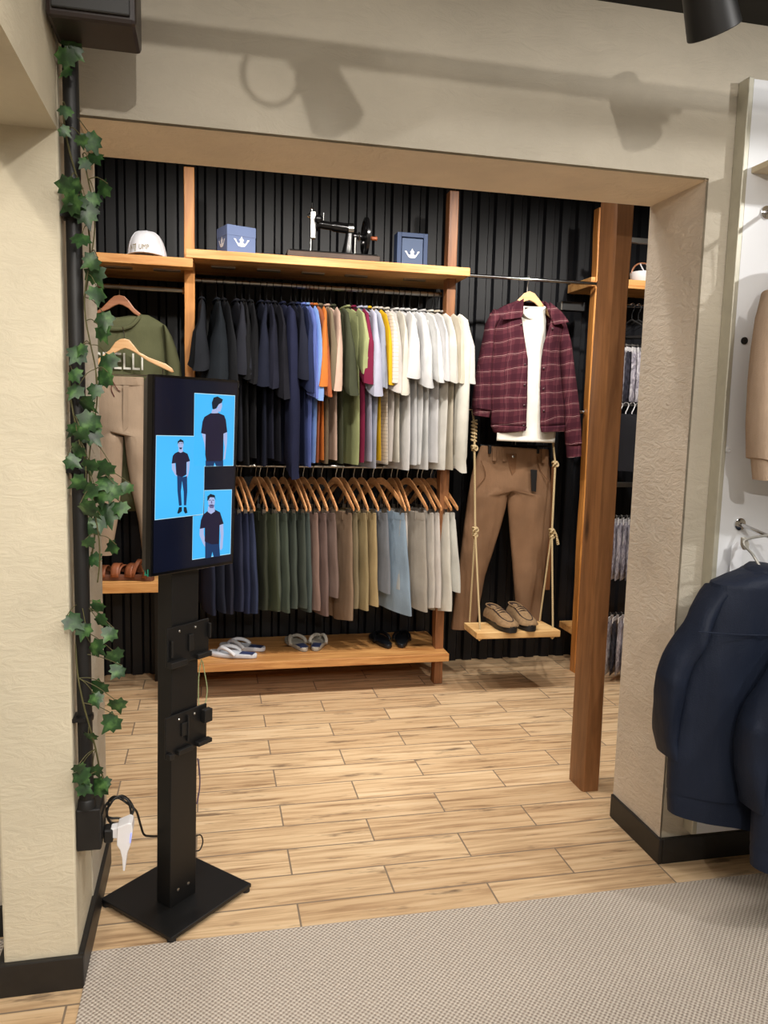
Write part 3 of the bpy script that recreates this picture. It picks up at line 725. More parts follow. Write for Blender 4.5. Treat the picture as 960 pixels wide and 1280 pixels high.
b = MB(); floft(b, dense(rows(((275,252),(300,300)), ((250,310),(283,340)), ((233,400),(280,425)), ((215,480),(274,500)), ((200,560),(272,580)), ((190,640),(272,660)), ((186,690),(276,705)))) and [r+(0.045,) for r in dense(rows(((285,245),(310,300)), ((250,310),(283,340)), ((233,400),(280,425)), ((215,480),(274,500)), ((200,560),(272,580)), ((190,640),(272,660)), ((186,700),(272,712))))], JY, sd=4)
b.build('sleeve', M['plaid'], jk)
b = MB(); floft(b, [r+(0.036,) for r in rows(((188,700),(270,712)), ((190,735),(262,745)))], JY, sd=4, inner=0.03); b.build('cuff', M['plaid'], jk)
b = MB(); floft(b, [r+(0.045,) for r in dense(rows(((575,255),(600,285)), ((572,300),(618,330)), ((585,400),(638,400)), ((592,500),(650,490)), ((600,600),(662,590)), ((606,700),(674,690)), ((614,800),(682,790)), ((620,872),(686,862))))], JY, sd=5)
b.build('sleeve', M['plaid'], jk)
b = MB(); floft(b, [r+(0.036,) for r in rows(((621,872),(685,864)), ((624,930),(684,920)))], JY, sd=5, inner=0.03); b.build('cuff', M['plaid'], jk)
for rs in (rows(((272,780),(412,786)), ((285,808),(408,803)), ((300,815),(405,806))), rows(((475,786),(612,780)), ((478,808),(610,806)), ((480,812),(608,808)))):
    b = MB(); lft = rs[0][0][0] < 640
    fpanel(b, rs, JY, (lambda u, v: 0.074*(1-(1-u)**2.2)) if lft else (lambda u, v: 0.074*(1-u**2.2)), 16, 3, 1.5, 0.006); b.build('hem_band', M['plaid'], jk, solid=0.010)
for poly, q in (([(398,205),(362,228),(298,290),(300,303),(340,300),(388,293),(396,270)], 0), ([(514,220),(540,240),(572,268),(604,312),(560,322),(535,326),(520,285)], 1)):
    b = MB(); outline_prism(b, [J(*p) for p in poly], JY, 0.010, -0.082); b.build('collar', M['plaid'], jk, bevel=0.003, smooth=False)
for x, y in ((405,505),(403,598),(402,690),(398,782),(388,322),(490,522),(489,615),(490,715),(530,342)):
    q = P(*J(x, y), Y=JY); b = MB(); b.lathe([(0.006, 0), (0.006, 0.003), (0.003, 0.005)], (q.x, JY-0.076, q.z), (0, -1, 0), 12); b.build('button', simple('snap_button', (70, 50, 52), 0.35, 0.5) if (x, y) == (405, 505) else bpy.data.materials['snap_button'], jk)
# white t-shirt inside
wt = MB(); WT = cloth((238, 234, 224))
fpanel(wt, rows(((396,232),(524,238)), ((402,262),(520,268)), ((398,300),(525,305)), ((380,450),(520,450)), ((330,600),(540,600)), ((310,790),(560,790)), ((298,815),(565,815)), ((296,852),(560,862))), JY, lambda u, v: 0.045*math.sin(PI*u)+0.012-0.05*max(0, 1-v*9)*math.sin(PI*u), 20, 4, 6.0, 0.008)
wo = tag(wt.build('t_shirt', WT, loc=P(660, 470, Y=JY), solid=0.004), 'white t-shirt hanging under the open plaid jacket', 't-shirt')
b = MB(); pts = [P(*J(lerp(402, 520, i/12), 236+52*math.sin(PI*i/12)), Y=JY-0.022-0.03*math.sin(PI*i/12)) for i in range(13)]
b.tube(pts, 0.007, 8); b.build('collar', WT, wo)
b = MB(); outline_prism(b, [J(430,236), J(466,240), J(465,256), J(430,250)], JY-0.03, 0.002); b.build('neck_label', M['black_plastic'], wo)
# hanger
hg = empty('clothes_hanger', P(660, 365, Y=JY), 'pale wooden hanger inside the plaid jacket', 'hanger')
b = MB(); outline_prism(b, [J(*p) for p in ((300,290),(330,262),(396,205),(430,170),(455,160),(480,172),(525,232),(580,280),(600,305),(585,312),(520,258),(478,215),(455,203),(432,208),(398,240),(320,300))], JY-0.012, 0.014, 0.01)
b.build('hanger_body', M['hang_pale'], hg, bevel=0.004, smooth=False)
b = MB(); q = P(660, 363, Y=JY); b.tube(smoothpath([(q.x, 4.14, q.z-0.01), (q.x, 4.14, UB-0.03), (q.x, 4.125, UB-0.012), (q.x, 4.126, UB+0.012), (q.x, 4.14, UB+0.0165), (q.x, 4.155, UB+0.006)]), 0.0018, 6); b.build('hook', M['steel'], hg)

# brown trousers ------------------------------------------------------
TY = 4.235; T = U((540, 540), 3.692); TW = twill('brown_twill', (126, 96, 72)); TWD = twill('brown_twill_dark', (112, 80, 56))
def trows(rs, d): return [tuple(T(*p) for p in r)+(d,) for r in rs]
b = MB()
pants(b, dense(trows([((225,66),(537,84)), ((200,130),(541,140)), ((182,200),(545,205)), ((172,262),(547,272))], 0.042)),
    dense(trows([((168,285),(348,292)), ((160,340),(338,350)), ((150,420),(318,430)), ((138,520),(284,540)), ((124,640),(244,660)), ((110,740),(222,770)), ((98,840),(208,850)), ((88,908),(196,905))], 0.042)),
    dense(trows([((346,290),(547,290)), ((350,350),(546,350)), ((360,470),(540,470)), ((370,580),(524,590)), ((378,690),(512,690)), ((386,790),(505,780)), ((392,872),(502,868))], 0.042)), TY, 36, 12, 0.020)
tr = tag(b.build('trousers', TW, loc=P(640, 600, Y=TY)), 'brown cotton trousers hanging spread below the plaid jacket', 'trousers')
b = MB(); floft(b, trows([((226,62),(536,80)), ((224,64),(538,82)), ((214,100),(541,118)), ((216,102),(539,119))], 0.039), TY, 40, 11, 0.004); b.build('waistband', TW, tr)
b = MB(); outline_prism(b, [T(*p) for p in ((330,98),(378,100),(372,180),(356,200),(345,165))], TY, 0.006, -0.046); b.build('fly', TWD, tr, bevel=0.002, smooth=False)
b = MB(); q = P(*T(360, 112), Y=TY); b.lathe([(0.008, 0), (0.008, 0.004), (0.004, 0.006)], (q.x, TY-0.048, q.z), (0, -1, 0), 12); b.build('button', M['steel'], tr)
for x in (275, 320, 435, 500):
    b = MB(); outline_prism(b, [T(x-8, 62+x*0.03), T(x+8, 62+x*0.03), T(x+8, 120+x*0.04), T(x-8, 120+x*0.04)], TY, 0.005, -0.046); b.build('belt_loop', TW, tr, smooth=False)
for pts in (((215,130),(235,200),(190,255)), ((470,110),(490,180),(540,240))):
    b = MB(); b.tube(smoothpath([P(*T(*p), Y=TY)+Vector((0, -0.042, 0)) for p in pts]), 0.0022, 6); b.build('pocket_seam', TWD, tr)
b = MB(); outline_prism(b, [T(438,170), T(468,172), T(462,272), T(442,268)], TY, 0.003, -0.055); b.build('hang_tag', M['black_plastic'], tr, smooth=False)
ph = empty('clip_hanger', P(640, 556, Y=TY), 'black clip hanger carrying the brown trousers', 'hanger')
b = MB(); b.tube([P(*T(222, 62), Y=TY), P(*T(545, 66), Y=TY)], 0.006, 8); b.build('bar', M['black_metal'], ph)
q = (P(*T(222, 62), Y=TY)+P(*T(545, 66), Y=TY))/2
b = MB(); b.tube([q, (q.x, TY, LB-0.02), (q.x, TY-0.016, LB), (q.x, TY, LB+0.013), (q.x, TY+0.014, LB+0.004)], 0.002, 6); b.build('hook', M['steel'], ph)
for x in (255, 475):
    b = MB(); q = P(*T(x, 80), Y=TY); b.cbox((q.x, TY, q.z), (0.014, 0.10, 0.045)); b.build('clip', M['black_metal'], ph, smooth=False, bevel=0.002)

# swing ---------------------------------------------------------------
SZ = 0.362
A, B_, D_, E_ = P(596, 791, Z=SZ), P(701, 788, Z=SZ), P(677, 776, Z=SZ), P(580, 778, Z=SZ)
sw = empty('rope_swing', ((A+B_+D_+E_)/4), 'small pine swing seat hung on knotted ropes below the plaid jacket', 'swing')
b = MB(); b.prism([A, B_, D_, E_], (0, 0, -0.037)); b.build('seat', M['pine_pale'], sw, smooth=False, bevel=0.004)
lo = [P(*p, Z=SZ) for p in ((600,787),(691,785))]; hi = [P(*p, Z=SZ) for p in ((587,777),(674.5,777))]
for i, (f_, bk, k1, k0, top) in enumerate(((lo[0], hi[0], (594, 662), (593, 560), (593, 530)), (lo[1], hi[1], (690, 664), (694, 580), (692, 560)))):
    kY = 4.10; K = P(*k1, Y=kY); Tn = P(*k0, Y=4.17); TT = P(*top, Y=4.185)
    for q in (f_, bk):
        b = MB(); b.tube(smoothpath([Vector((q.x, q.y, SZ-0.05)), q, lerp(q, K, 0.5), K]), 0.0055, 8); b.build('rope', M['rope'], sw)
    b = MB(); b.tube([K, Tn, TT, Vector((TT.x, 4.225, LB-0.014))], 0.0062, 8); b.build('rope', M['rope'], sw)
    for kk, s in ((K, 1.0), (K+Vector((0, 0, -0.03)), 0.8), (Tn, 1.1)):
        b = MB(); pts = []
        for t in range(33):
            a = 2*PI*t/32; rr2 = 0.012*s; pts.append(kk + Vector(((rr2*(2+math.cos(3*a))/2.2)*math.cos(2*a), (rr2*(2+math.cos(3*a))/2.2)*math.sin(2*a), rr2*math.sin(3*a))))
        b.tube(pts, 0.0058, 7, False); b.build('knot', M['rope'], sw)
    for q in (f_, bk):
        b = MB(); b.lathe([(0.001, 0.012), (0.011, 0.006), (0.012, -0.004), (0.001, -0.014)], (q.x, q.y, SZ-0.05), (0, 0, 1), 10); b.build('stop_knot', M['rope'], sw)
    if i == 0:
        b = MB(); pts = [(TT.x+0.014*math.cos(t*0.9), TT.y+0.014*math.sin(t*0.9), TT.z+0.02-t*0.0028) for t in range(44)]; b.tube(pts, 0.0058, 7); b.build('rope_wrap', M['rope'], sw)
    else:
        b = MB(); b.tube(smoothpath([K, K+Vector((0.018, -0.01, -0.01)), K+Vector((0.03, -0.012, -0.05)), K+Vector((0.036, -0.012, -0.075))]), [0.0058]*12+[0.008]*7, 8); b.build('rope_tail', M['rope'], sw)

# shoes -----------------------------------------------------------------
SUEDE = simple('tan_suede', (142, 114, 82), 0.95, 0, 0.15, 60, 0.3); SEAM = simple('dark_piping', (50, 34, 30), 0.7)
def footprint(L, wf, wh, n=28, toe=1.0):
    """foot-shaped outline, heel at y=0, toe at y=L"""
    pts = []
    for k in range(n):
        a = 2*PI*k/n; c, s = math.cos(a), math.sin(a)
        y = L/2 - L/2*c; t = y/L
        w = lerp(wh, wf, min(1, max(0, (t-0.25)/0.4))) * (1-0.10*math.exp(-((t-0.42)/0.12)**2))
        pts.append((w*math.copysign(abs(s)**0.75, s), y))
    return pts
def shoe(toe_px, heel_px, z, label, group):
    t = P(*toe_px, Z=z); h = P(*heel_px, Z=z); d = (t-h); d.z = 0; L = 0.285; d.normalize()
    Mx = Matrix.Translation((t.x-d.x*L, t.y-d.y*L, z)) @ Matrix.Rotation(math.atan2(d.y, d.x)-PI/2, 4, 'Z')
    o = empty('shoe', (t.x-d.x*L/2, t.y-d.y*L/2, z), label, 'shoe', group)
    fp = footprint(L, 0.052, 0.038); b = MB()
    b.loft([[(x*0.98, y, 0.001) for x, y in fp], [(x*1.04, y, 0.006) for x, y in fp], [(x*1.10, y*1.0, 0.032) for x, y in fp], [(x*1.0, y, 0.037) for x, y in fp]]); b.xf(Mx); b.build('sole', M['rubber'], o)
    b = MB(); rg = []
    prof = [(0.002, 0.034, 0.080), (0.02, 0.039, 0.094), (0.06, 0.041, 0.098), (0.10, 0.043, 0.098), (0.13, 0.046, 0.096), (0.165, 0.050, 0.084), (0.20, 0.054, 0.072), (0.235, 0.054, 0.062), (0.26, 0.048, 0.054), (0.276, 0.03, 0.046), (0.283, 0.012, 0.038)]
    for y, w, hh in prof:
        ring = []
        for k in range(20):
            a = PI*k/19; c, s = math.cos(a), math.sin(a)
            ring.append((w*math.copysign(abs(c)**0.7, c)*(1-0.18*s), y, 0.032+(hh-0.030)*abs(s)**0.62))
        rg.append(ring)
    b.loft(rg, True, True); b.xf(Mx); b.build('upper', SUEDE, o)
    b = MB(); b.add([(0.024*math.cos(a), 0.058+0.048*math.sin(a), 0.0990-0.006*math.cos(a)**2+0.002) for a in [2*PI*k/20 for k in range(20)]], [list(range(20))]); b.xf(Mx); b.build('opening', SEAM, o)
    b = MB(); b.tube(smoothpath([(-0.028, 0.10, 0.093), (-0.031, 0.155, 0.083), (-0.030, 0.205, 0.068), (-0.018, 0.245, 0.060), (0, 0.256, 0.058), (0.018, 0.245, 0.060), (0.030, 0.205, 0.068), (0.031, 0.155, 0.083), (0.028, 0.10, 0.093)]), 0.0032, 6); b.xf(Mx); b.build('apron_seam', SEAM, o)
    for y in (0.118, 0.140, 0.160):
        b = MB(); zz = tab([(0.10, 0.100), (0.13, 0.098), (0.165, 0.087)], y)[0]; b.tube(smoothpath([(-0.026, y, zz-0.008), (0, y+0.004, zz+0.003), (0.026, y, zz-0.008)]), 0.0026, 6); b.xf(Mx); b.build('lace', SEAM, o)
    b = MB(); b.tube(smoothpath([(-0.026, 0.10, 0.094), (-0.03, 0.05, 0.096), (-0.022, 0.008, 0.098), (0, 0.0, 0.099), (0.022, 0.008, 0.098), (0.03, 0.05, 0.096), (0.026, 0.10, 0.094)]), 0.0035, 6); b.xf(Mx); b.build('collar_trim', SUEDE, o)
shoe((642, 792), (611, 776), SZ, 'tan suede shoe on the swing seat, the left of the pair', 'tan shoes on the swing')
shoe((665, 790), (641, 775), SZ, 'tan suede shoe on the swing seat, the right of the pair', 'tan shoes on the swing')

# flip-flops and sandals ---------------------------------------------------
def flipflop(c_px, z, ang, label, group, sole_m, strap_m, pad_m, L=0.27, ypl=None):
    c = P(*c_px, Z=z); Mx = Matrix.Translation((c.x, c.y, z)) @ Matrix.Rotation(ang, 4, 'Z') @ Matrix.Translation((0, -L/2, 0))
    o = empty('flip_flop', (c.x, c.y, z), label, 'flip-flop', group)
    fp = footprint(L, 0.05, 0.036); b = MB()
    b.loft([[(x*0.94, y*0.98+0.002, 0.001) for x, y in fp], [(x, y, 0.007) for x, y in fp], [(x, y, 0.018) for x, y in fp], [(x*0.95, y*0.98+0.002, 0.022) for x, y in fp]]); b.xf(Mx); b.build('sole', sole_m, o)
    for s in (-1, 1):
        b = MB(); pts = smoothpath([(0, L*0.80, 0.022), (0.004*s, L*0.785, 0.036), (s*0.024, L*0.66, 0.047), (s*0.043, L*0.50, 0.038), (s*0.046, L*0.40, 0.018)])
        N = len(pts); rr2 = [lerp(0.0055, 0.010, min(1, i/(N*0.5))) for i in range(N)]
        b.tube(pts, rr2, 8); b.xf(Mx); b.build('strap', strap_m, o)
    b = MB(); b.cbox((0, L*0.20, 0.0228), (0.048, 0.075, 0.002)); b.xf(Mx); b.build('heel_pad', pad_m, o, smooth=False)
    return o
WF, WS, NP = simple('white_rubber', (212, 216, 224), 0.5, 0, 0.04), simple('white_strap', (222, 224, 230), 0.35, 0, 0.03), simple('navy_pad', (52, 62, 100), 0.5)
GF = simple('grey_rubber', (168, 162, 150), 0.55, 0, 0.06); GS = simple('pale_strap', (190, 184, 172), 0.4, 0, 0.04); BF = simple('black_foam', (20, 22, 28), 0.4); BS = simple('black_strap', (14, 15, 19), 0.3)
BZ = 0.207
flipflop((291, 820), BZ, R(68), 'white flip-flop lying in front at the left end of the bench', 'white flip-flops on the bench', WF, WS, NP)
flipflop((303, 811), BZ, R(64), 'white flip-flop lying behind its twin at the left bench end', 'white flip-flops on the bench', WF, WS, NP)
flipflop((371, 807), BZ, R(16), 'grey flip-flop with navy pad, the left one of the middle pair', 'grey flip-flops on the bench', GF, GS, NP, 0.26)
flipflop((398, 806), BZ, R(-16), 'grey flip-flop with navy pad, the right one of the middle pair', 'grey flip-flops on the bench', GF, GS, NP, 0.26)
flipflop((476, 803), BZ, R(10), 'black flip-flop, the left one of the pair near the right bench leg', 'black flip-flops on the bench', BF, BS, BF, 0.26)
flipflop((502, 802), BZ, R(-14), 'black flip-flop, the right one of the pair near the right bench leg', 'black flip-flops on the bench', BF, BS, BF, 0.26)
SB = simple('brown_leather', (150, 88, 56), 0.5, 0, 0.1); SS = simple('brown_sole', (104, 62, 42), 0.6)
def sandal(c_px, z, ang, label):
    L = 0.27; c = P(*c_px, Y=4.14); Mx = Matrix.Translation((c.x, 4.14, z)) @ Matrix.Rotation(ang, 4, 'Z') @ Matrix.Translation((0, -L/2, 0))
    o = empty('sandal', (c.x, 4.14, z), label, 'sandal', 'brown sandals on the low shelf'); fp = footprint(L, 0.05, 0.038); b = MB()
    b.loft([[(x*0.96, y, 0.001) for x, y in fp], [(x, y, 0.008) for x, y in fp], [(x, y, 0.026) for x, y in fp], [(x*0.94, y*0.98, 0.030) for x, y in fp]]); b.xf(Mx); b.build('sole', SS, o)
    for y0, wd, hh in ((0.185, 0.045, 0.05), (0.115, 0.040, 0.062), (0.03, 0.022, 0.085)):
        b = MB(); b.grid(lambda u, v, y0=y0, wd=wd, hh=hh: Vector((-0.051*math.cos(PI*u)*(1 if y0 > 0.1 else 0.8), y0+wd*(v-0.5)-(0.03*math.sin(PI*u) if y0 < 0.1 else 0), 0.018+hh*math.sin(PI*u)**0.7)), 14, 3); b.xf(Mx); b.build('strap', SB, o, solid=0.005)
sandal((142, 725), 0.642, R(80), 'brown strapped sandal at the front of the low left shelf')
sandal((163, 724), 0.642, R(62), 'brown strapped sandal behind its twin, partly behind the screen')

# ------------------------------------------------------------------ things on the shelves
BLUE = simple('blue_box_card', (104, 122, 164), 0.6, 0, 0.05, 8); BLUED = simple('blue_box_dark', (42, 62, 98), 0.6, 0, 0.05, 8); EMB = simple('white_print', (232, 234, 240), 0.6, 0, 0.02)
CROWN = [(-0.5,0.16),(-0.36,0.16),(-0.30,0.02),(-0.24,-0.06),(-0.16,-0.08),(-0.10,-0.04),(-0.10,0.06),(-0.15,0.12),(-0.06,0.20),(0,0.34),(0.06,0.20),(0.15,0.12),(0.10,0.06),(0.10,-0.04),(0.16,-0.08),(0.24,-0.06),(0.30,0.02),(0.36,0.16),(0.5,0.16),(0.40,0.04),(0.28,-0.14),(0.20,-0.24),(0,-0.27),(-0.20,-0.24),(-0.28,-0.14),(-0.40,0.04)]
def crown(b, o, ux, uz, s, n): b.prism([Vector(o)+Vector(ux)*(x*s)+Vector(uz)*(z*s) for x, z in CROWN], Vector(n)*0.0008)
bx0 = P(284, 312, Y=4.08); bx1 = P(321, 314, Y=4.08); x0, x1 = bx0.x, bx1.x; zt = P(300, 281, Y=4.08).z
bo = empty('gift_box', (x0, 4.08, SH_T), 'light blue box with white crown emblem, left end of the top shelf', 'box', rz=R(20))
BXM = Matrix.Translation((x0, 4.08, 0)) @ Matrix.Rotation(R(20), 4, 'Z'); wb_ = (x1-x0)*1.04; db_ = 0.14
MB().box((0, 0, SH_T), (wb_, db_, zt-0.03)).xf(BXM).build('box_base', BLUE, bo, smooth=False, bevel=0.002)
MB().box((-0.0015, -0.0015, zt-0.05), (wb_+0.0015, db_+0.0015, zt)).xf(BXM).build('lid', BLUE, bo, smooth=False, bevel=0.002)
b = MB(); crown(b, (wb_/2, -0.001, SH_T+0.062), (1,0,0), (0,0,1), 0.085, (0,-1,0)); b.xf(BXM); b.build('crown_emblem', EMB, bo, smooth=False)
b = MB(); crown(b, (-0.001, db_/2, SH_T+0.062), (0,-1,0), (0,0,1), 0.085, (-1,0,0)); b.xf(BXM); b.build('crown_emblem', EMB, bo, smooth=False)
x0, x1 = P(496, 328, Y=4.12).x, P(534, 330, Y=4.12).x; zt = P(515, 291, Y=4.12).z
bo = empty('gift_box', ((x0+x1)/2, 4.15, SH_T), 'dark blue upright box with framed lid, right of the sewing machine', 'box')
MB().box((x0, 4.135, SH_T), (x1, 4.20, zt)).build('box_base', BLUED, bo, smooth=False, bevel=0.002)
w = x1-x0
b = MB()
for lo_, hi_ in (((x0, SH_T), (x0+0.022, zt)), ((x1-0.022, SH_T), (x1, zt)), ((x0+0.022, zt-0.022), (x1-0.022, zt))): b.box((lo_[0], 4.12, lo_[1]), (hi_[0], 4.1352, hi_[1]))
b.build('rim', BLUED, bo, smooth=False, bevel=0.0015)
MB().box((x0+0.027, 4.124, SH_T), (x1-0.027, 4.1352, zt-0.028)).build('insert_panel', simple('blue_grey_card', (66, 84, 116), 0.6, 0, 0.05, 8), bo, smooth=False)
b = MB(); crown(b, ((x0+x1)/2, 4.123, SH_T+0.068), (1,0,0), (0,0,1), 0.082, (0,-1,0)); b.build('crown_emblem', EMB, bo, smooth=False)

# sewing machine
IRON = simple('black_japanned_iron', (22, 21, 22), 0.2, 0.3, 0.1); NICK = simple('nickel', (186, 186, 184), 0.25, 1.0, 0.05); BRZ = simple('bronze_rim', (70, 56, 48), 0.4, 0.5)
SMY = 4.135
def S(px, py): q = P(px, py, Y=SMY); return q
sx0, sx1 = S(357, 316).x, S(471, 322).x
sm = empty('sewing_machine', ((sx0+sx1)/2, SMY, SH_T), 'antique black hand-crank sewing machine on the top shelf', 'sewing machine')
MB().box((sx0, SMY-0.09, SH_T), (sx1, SMY+0.09, SH_T+0.030)).build('wooden_base', BRZ, sm, smooth=False, bevel=0.004)
MB().box((sx0+0.012, SMY-0.078, SH_T+0.030), (sx1-0.012, SMY+0.078, SH_T+0.038)).build('bed_plate', IRON, sm, smooth=False, bevel=0.003)
hx0, hx1 = S(387.8, 280).x, S(394.3, 280).x; hz0, hz1 = S(391, 299).z, S(391, 265).z
MB().box((hx0, SMY-0.022, hz0), (hx1, SMY+0.022, hz1)).build('face_plate', NICK, sm, smooth=False, bevel=0.003)
az = S(405, 281).z; ax1 = S(434, 285).x
MB().tube(smoothpath([(hx1-0.004, SMY, az-0.005), (hx1+0.02, SMY, az), (lerp(hx1, ax1, 0.5), SMY, az-0.004), (ax1, SMY, az-0.010)]), [0.034]*3+[0.024]*4+[0.021]*6+[0.026]*6, 16).build('arm', IRON, sm)
cx0, cx1 = S(434, 287).x, S(442, 287).x
MB().lathe([(0.022, 0), (0.030, 0.003), (0.030, cx1-cx0-0.003), (0.022, cx1-cx0)], (cx0, SMY, az-0.012), (1, 0, 0), 18).build('arm_collar', NICK, sm)
pc = (cx0+cx1)/2; z0 = SH_T+0.030
b = MB(); rg = []
for t in range(9):
    u = t/8; z = lerp(z0, az-0.012, u); wdt = lerp(0.040, 0.020, u**0.6); cx = pc - 0.012*(1-u)
    rg.append([(cx+wdt*math.cos(a), SMY+wdt*0.8*math.sin(a), z) for a in [2*PI*k/16 for k in range(16)]])
b.loft(rg); b.build('pillar', IRON, sm)
wx = S(454, 297).x; wz = S(454, 297).z; rad = wz - z0 - 0.004
b = MB(); b.lathe([(rad-0.018, 0), (rad, 0.004), (rad, 0.018), (rad-0.018, 0.022)], (wx, SMY, wz), (1, 0, 0), 28, False); b.loft([[(wx+h_, SMY+(rad-0.018)*math.cos(a), wz+(rad-0.018)*math.sin(a)) for a in [2*PI*k/28 for k in range(28)]] for h_ in (0.022, 0.0)], False, False); b.build('hand_wheel', IRON, sm)
b = MB(); b.tube([(cx1, SMY, wz+0.004), (wx+0.03, SMY, wz)], 0.016, 14)
for k in range(5):
    a = 2*PI*k/5; b.tube([(wx+0.011, SMY, wz), (wx+0.011, SMY+(rad-0.015)*math.cos(a), wz+(rad-0.015)*math.sin(a))], 0.005, 6)
b.build('wheel_spokes', IRON, sm)
MB().tube([(wx+0.022, SMY-0.02, wz-0.005), (wx+0.035, SMY-0.022, wz-0.006)], 0.006, 8).build('crank_arm', NICK, sm)
MB().lathe([(0.006, 0), (0.011, 0.006), (0.009, 0.02), (0.012, 0.032), (0.004, 0.036)], (wx+0.035, SMY-0.022, wz-0.006), (1, 0, 0), 14).build('crank_handle', simple('turned_handle', (160, 84, 48), 0.4), sm)
nx = S(388.5, 300).x
MB().tube([(nx, SMY, SH_T+0.05), (nx, SMY, hz0+0.002)], 0.0065, 10).build('needle_bar', NICK, sm)
MB().box((nx-0.012, SMY-0.015, SH_T+0.032), (nx+0.012, SMY+0.015, SH_T+0.040)).build('presser_foot', NICK, sm, smooth=False)
MB().lathe([(0.004, 0), (0.004, 0.012), (0.009, 0.016), (0.005, 0.024), (0.004, 0.040), (0.002, 0.046)], (S(390, 270).x, SMY, hz1), (0, 0, 1), 12).build('pressure_screw', NICK, sm)
MB().lathe([(0.010, 0), (0.012, 0.006), (0.006, 0.016)], (hx0, SMY-0.005, S(385, 270).z), (-1, 0, 0), 12).build('tension_knob', NICK, sm)
MB().lathe([(0.018, 0), (0.020, 0.006), (0.012, 0.012)], (hx1+0.012, SMY-0.030, az+0.02), (0, -1, 0), 14).build('tension_disc', IRON, sm)
MB().tube([(S(404.5, 270).x, SMY, az+0.015), (S(404.5, 270).x, SMY, S(404, 266).z)], 0.0022, 6).build('spool_pin', NICK, sm)
MB().tube([(S(443, 300).x, SMY-0.03, z0), (S(443, 300).x, SMY-0.03, wz-0.01)], 0.006, 8).build('bobbin_winder', NICK, sm)
MB().lathe([(0.020, -0.005), (0.024, 0), (0.020, 0.005)], (S(447, 296).x, SMY-0.035, wz-0.004), (1, 0, 0), 16).build('bobbin_disc', NICK, sm)

# cap
CPW = cloth((236, 236, 242)); cz = 2.238
cl, cr_ = P(162, 316, Y=4.17).x, P(206, 319, Y=4.17).x; cc = Vector(((cl+cr_)/2-0.006, 4.20, cz)); ch = P(186, 289, Y=4.2).z - cz
cp = empty('baseball_cap', cc, 'white cap with gold lettering on the upper left shelf', 'cap')
b = MB(); rg = []; RX, RYY = 0.092, 0.105
def dome(a, t): 
    r = math.cos(t)**0.56 if t < PI/2-1e-4 else 0.001
    return Vector((cc.x+RX*r*math.cos(a)+0.010*(1-math.sin(t))*max(0, math.cos(a)), cc.y+RYY*r*math.sin(a), cz+ch*0.97*math.sin(t)))
for t in range(10): rg.append([dome(2*PI*k/36, PI/2*t/9) * 1.0 for k in range(36)])
b.loft(rg, False, True); b.build('crown', CPW, cp)
for k in range(6):
    a = 2*PI*k/6+R(30); b = MB(); b.tube([dome(a, PI/2*t/12) for t in range(12)], 0.0018, 5); b.build('seam', CPW, cp)
b = MB(); b.lathe([(0.010, -0.003), (0.010, 0.003), (0.005, 0.007)], (cc.x, cc.y, cz+ch*0.97), (0, 0, 1), 12); b.build('button', CPW, cp)
b = MB(); rg = []
for i in range(13):
    a = R(-155)+R(130)*i/12; p0 = dome(a, 0.02); q = p0 + Vector((0.25*(p0.x-cc.x), -0.075*math.sin(PI*i/12)**0.7, -0.0)); rg.append((p0+Vector((0, 0, 0.004+0.012*math.sin(PI*i/12))), q+Vector((0, 0, 0.002+0.010*math.sin(PI*i/12)))))
b.grid(lambda u, v: lerp(rg[int(round(u*12))][0], rg[int(round(u*12))][1], v), 12, 4); b.build('brim', CPW, cp, solid=0.004)
def text_mesh(s, size):
    cu = bpy.data.curves.new('txt', 'FONT'); cu.body = s; cu.size = size; cu.resolution_u = 3
    o = bpy.data.objects.new('txt', cu); COL.objects.link(o); dg = bpy.context.evaluated_depsgraph_get(); me = bpy.data.meshes.new_from_object(o.evaluated_get(dg))
    V = [v.co.copy() for v in me.vertices]; F = [list(p.vertices) for p in me.polygons]
    COL.objects.unlink(o); bpy.data.objects.remove(o); bpy.data.meshes.remove(me); return V, F
b = MB()
for s, size, u0, zz in (('NT', 0.036, -0.074, 0.040), ('J', 0.052, -0.034, 0.032), ('UMP', 0.034, -0.006, 0.040)):
    V, F = text_mesh(s, size); out = []
    for v in V:
        u = u0+v.x*0.92; z = zz+v.y; ang = R(-90-16)+u/0.115
        t = math.asin(min(0.999, z/(ch*0.97))); q = dome(ang, t); n_ = (q-Vector((cc.x, cc.y, cz+0.02))).normalized(); out.append(q+n_*0.0022)
    b.add(out, F)
b.build('lettering', M['gold'], cp, smooth=False)

# ------------------------------------------------------------------ left alcove: green t-shirt, khaki trousers, hangers
GY = 4.20; G = U((110, 360), 7.385); GT = cloth((92, 94, 68))
def grows(rs): return [tuple(G(*p) for p in r) for r in rs]
b = MB()
fpanel(b, grows([((-130,300),(484,245)), ((-190,330),(560,255)), ((-260,380),(640,300)), ((-290,430),(722,355)), ((-270,520),(715,520)), ((-255,650),(722,700)), ((-250,900),(725,900)), ((-245,1500),(730,1500)), ((-240,2050),(735,2050))]), GY, lambda u, v: 0.055*math.sin(PI*u)-0.09*max(0, 1-v*6)*max(0, 1-abs(u-0.65)*3.2), 22, 4, 21, 0.008)
fpanel(b, grows([((-130,300),(484,245)), ((-290,430),(722,355)), ((-250,900),(725,900)), ((-240,2050),(735,2050))]), GY, lambda u, v: -0.04*math.sin(PI*u), 16, 6, 22, 0.006)
gt = tag(b.build('t_shirt', GT, loc=P(150, 450, Y=GY), solid=0.004), 'olive green t-shirt with white lettering behind the screen', 't-shirt')
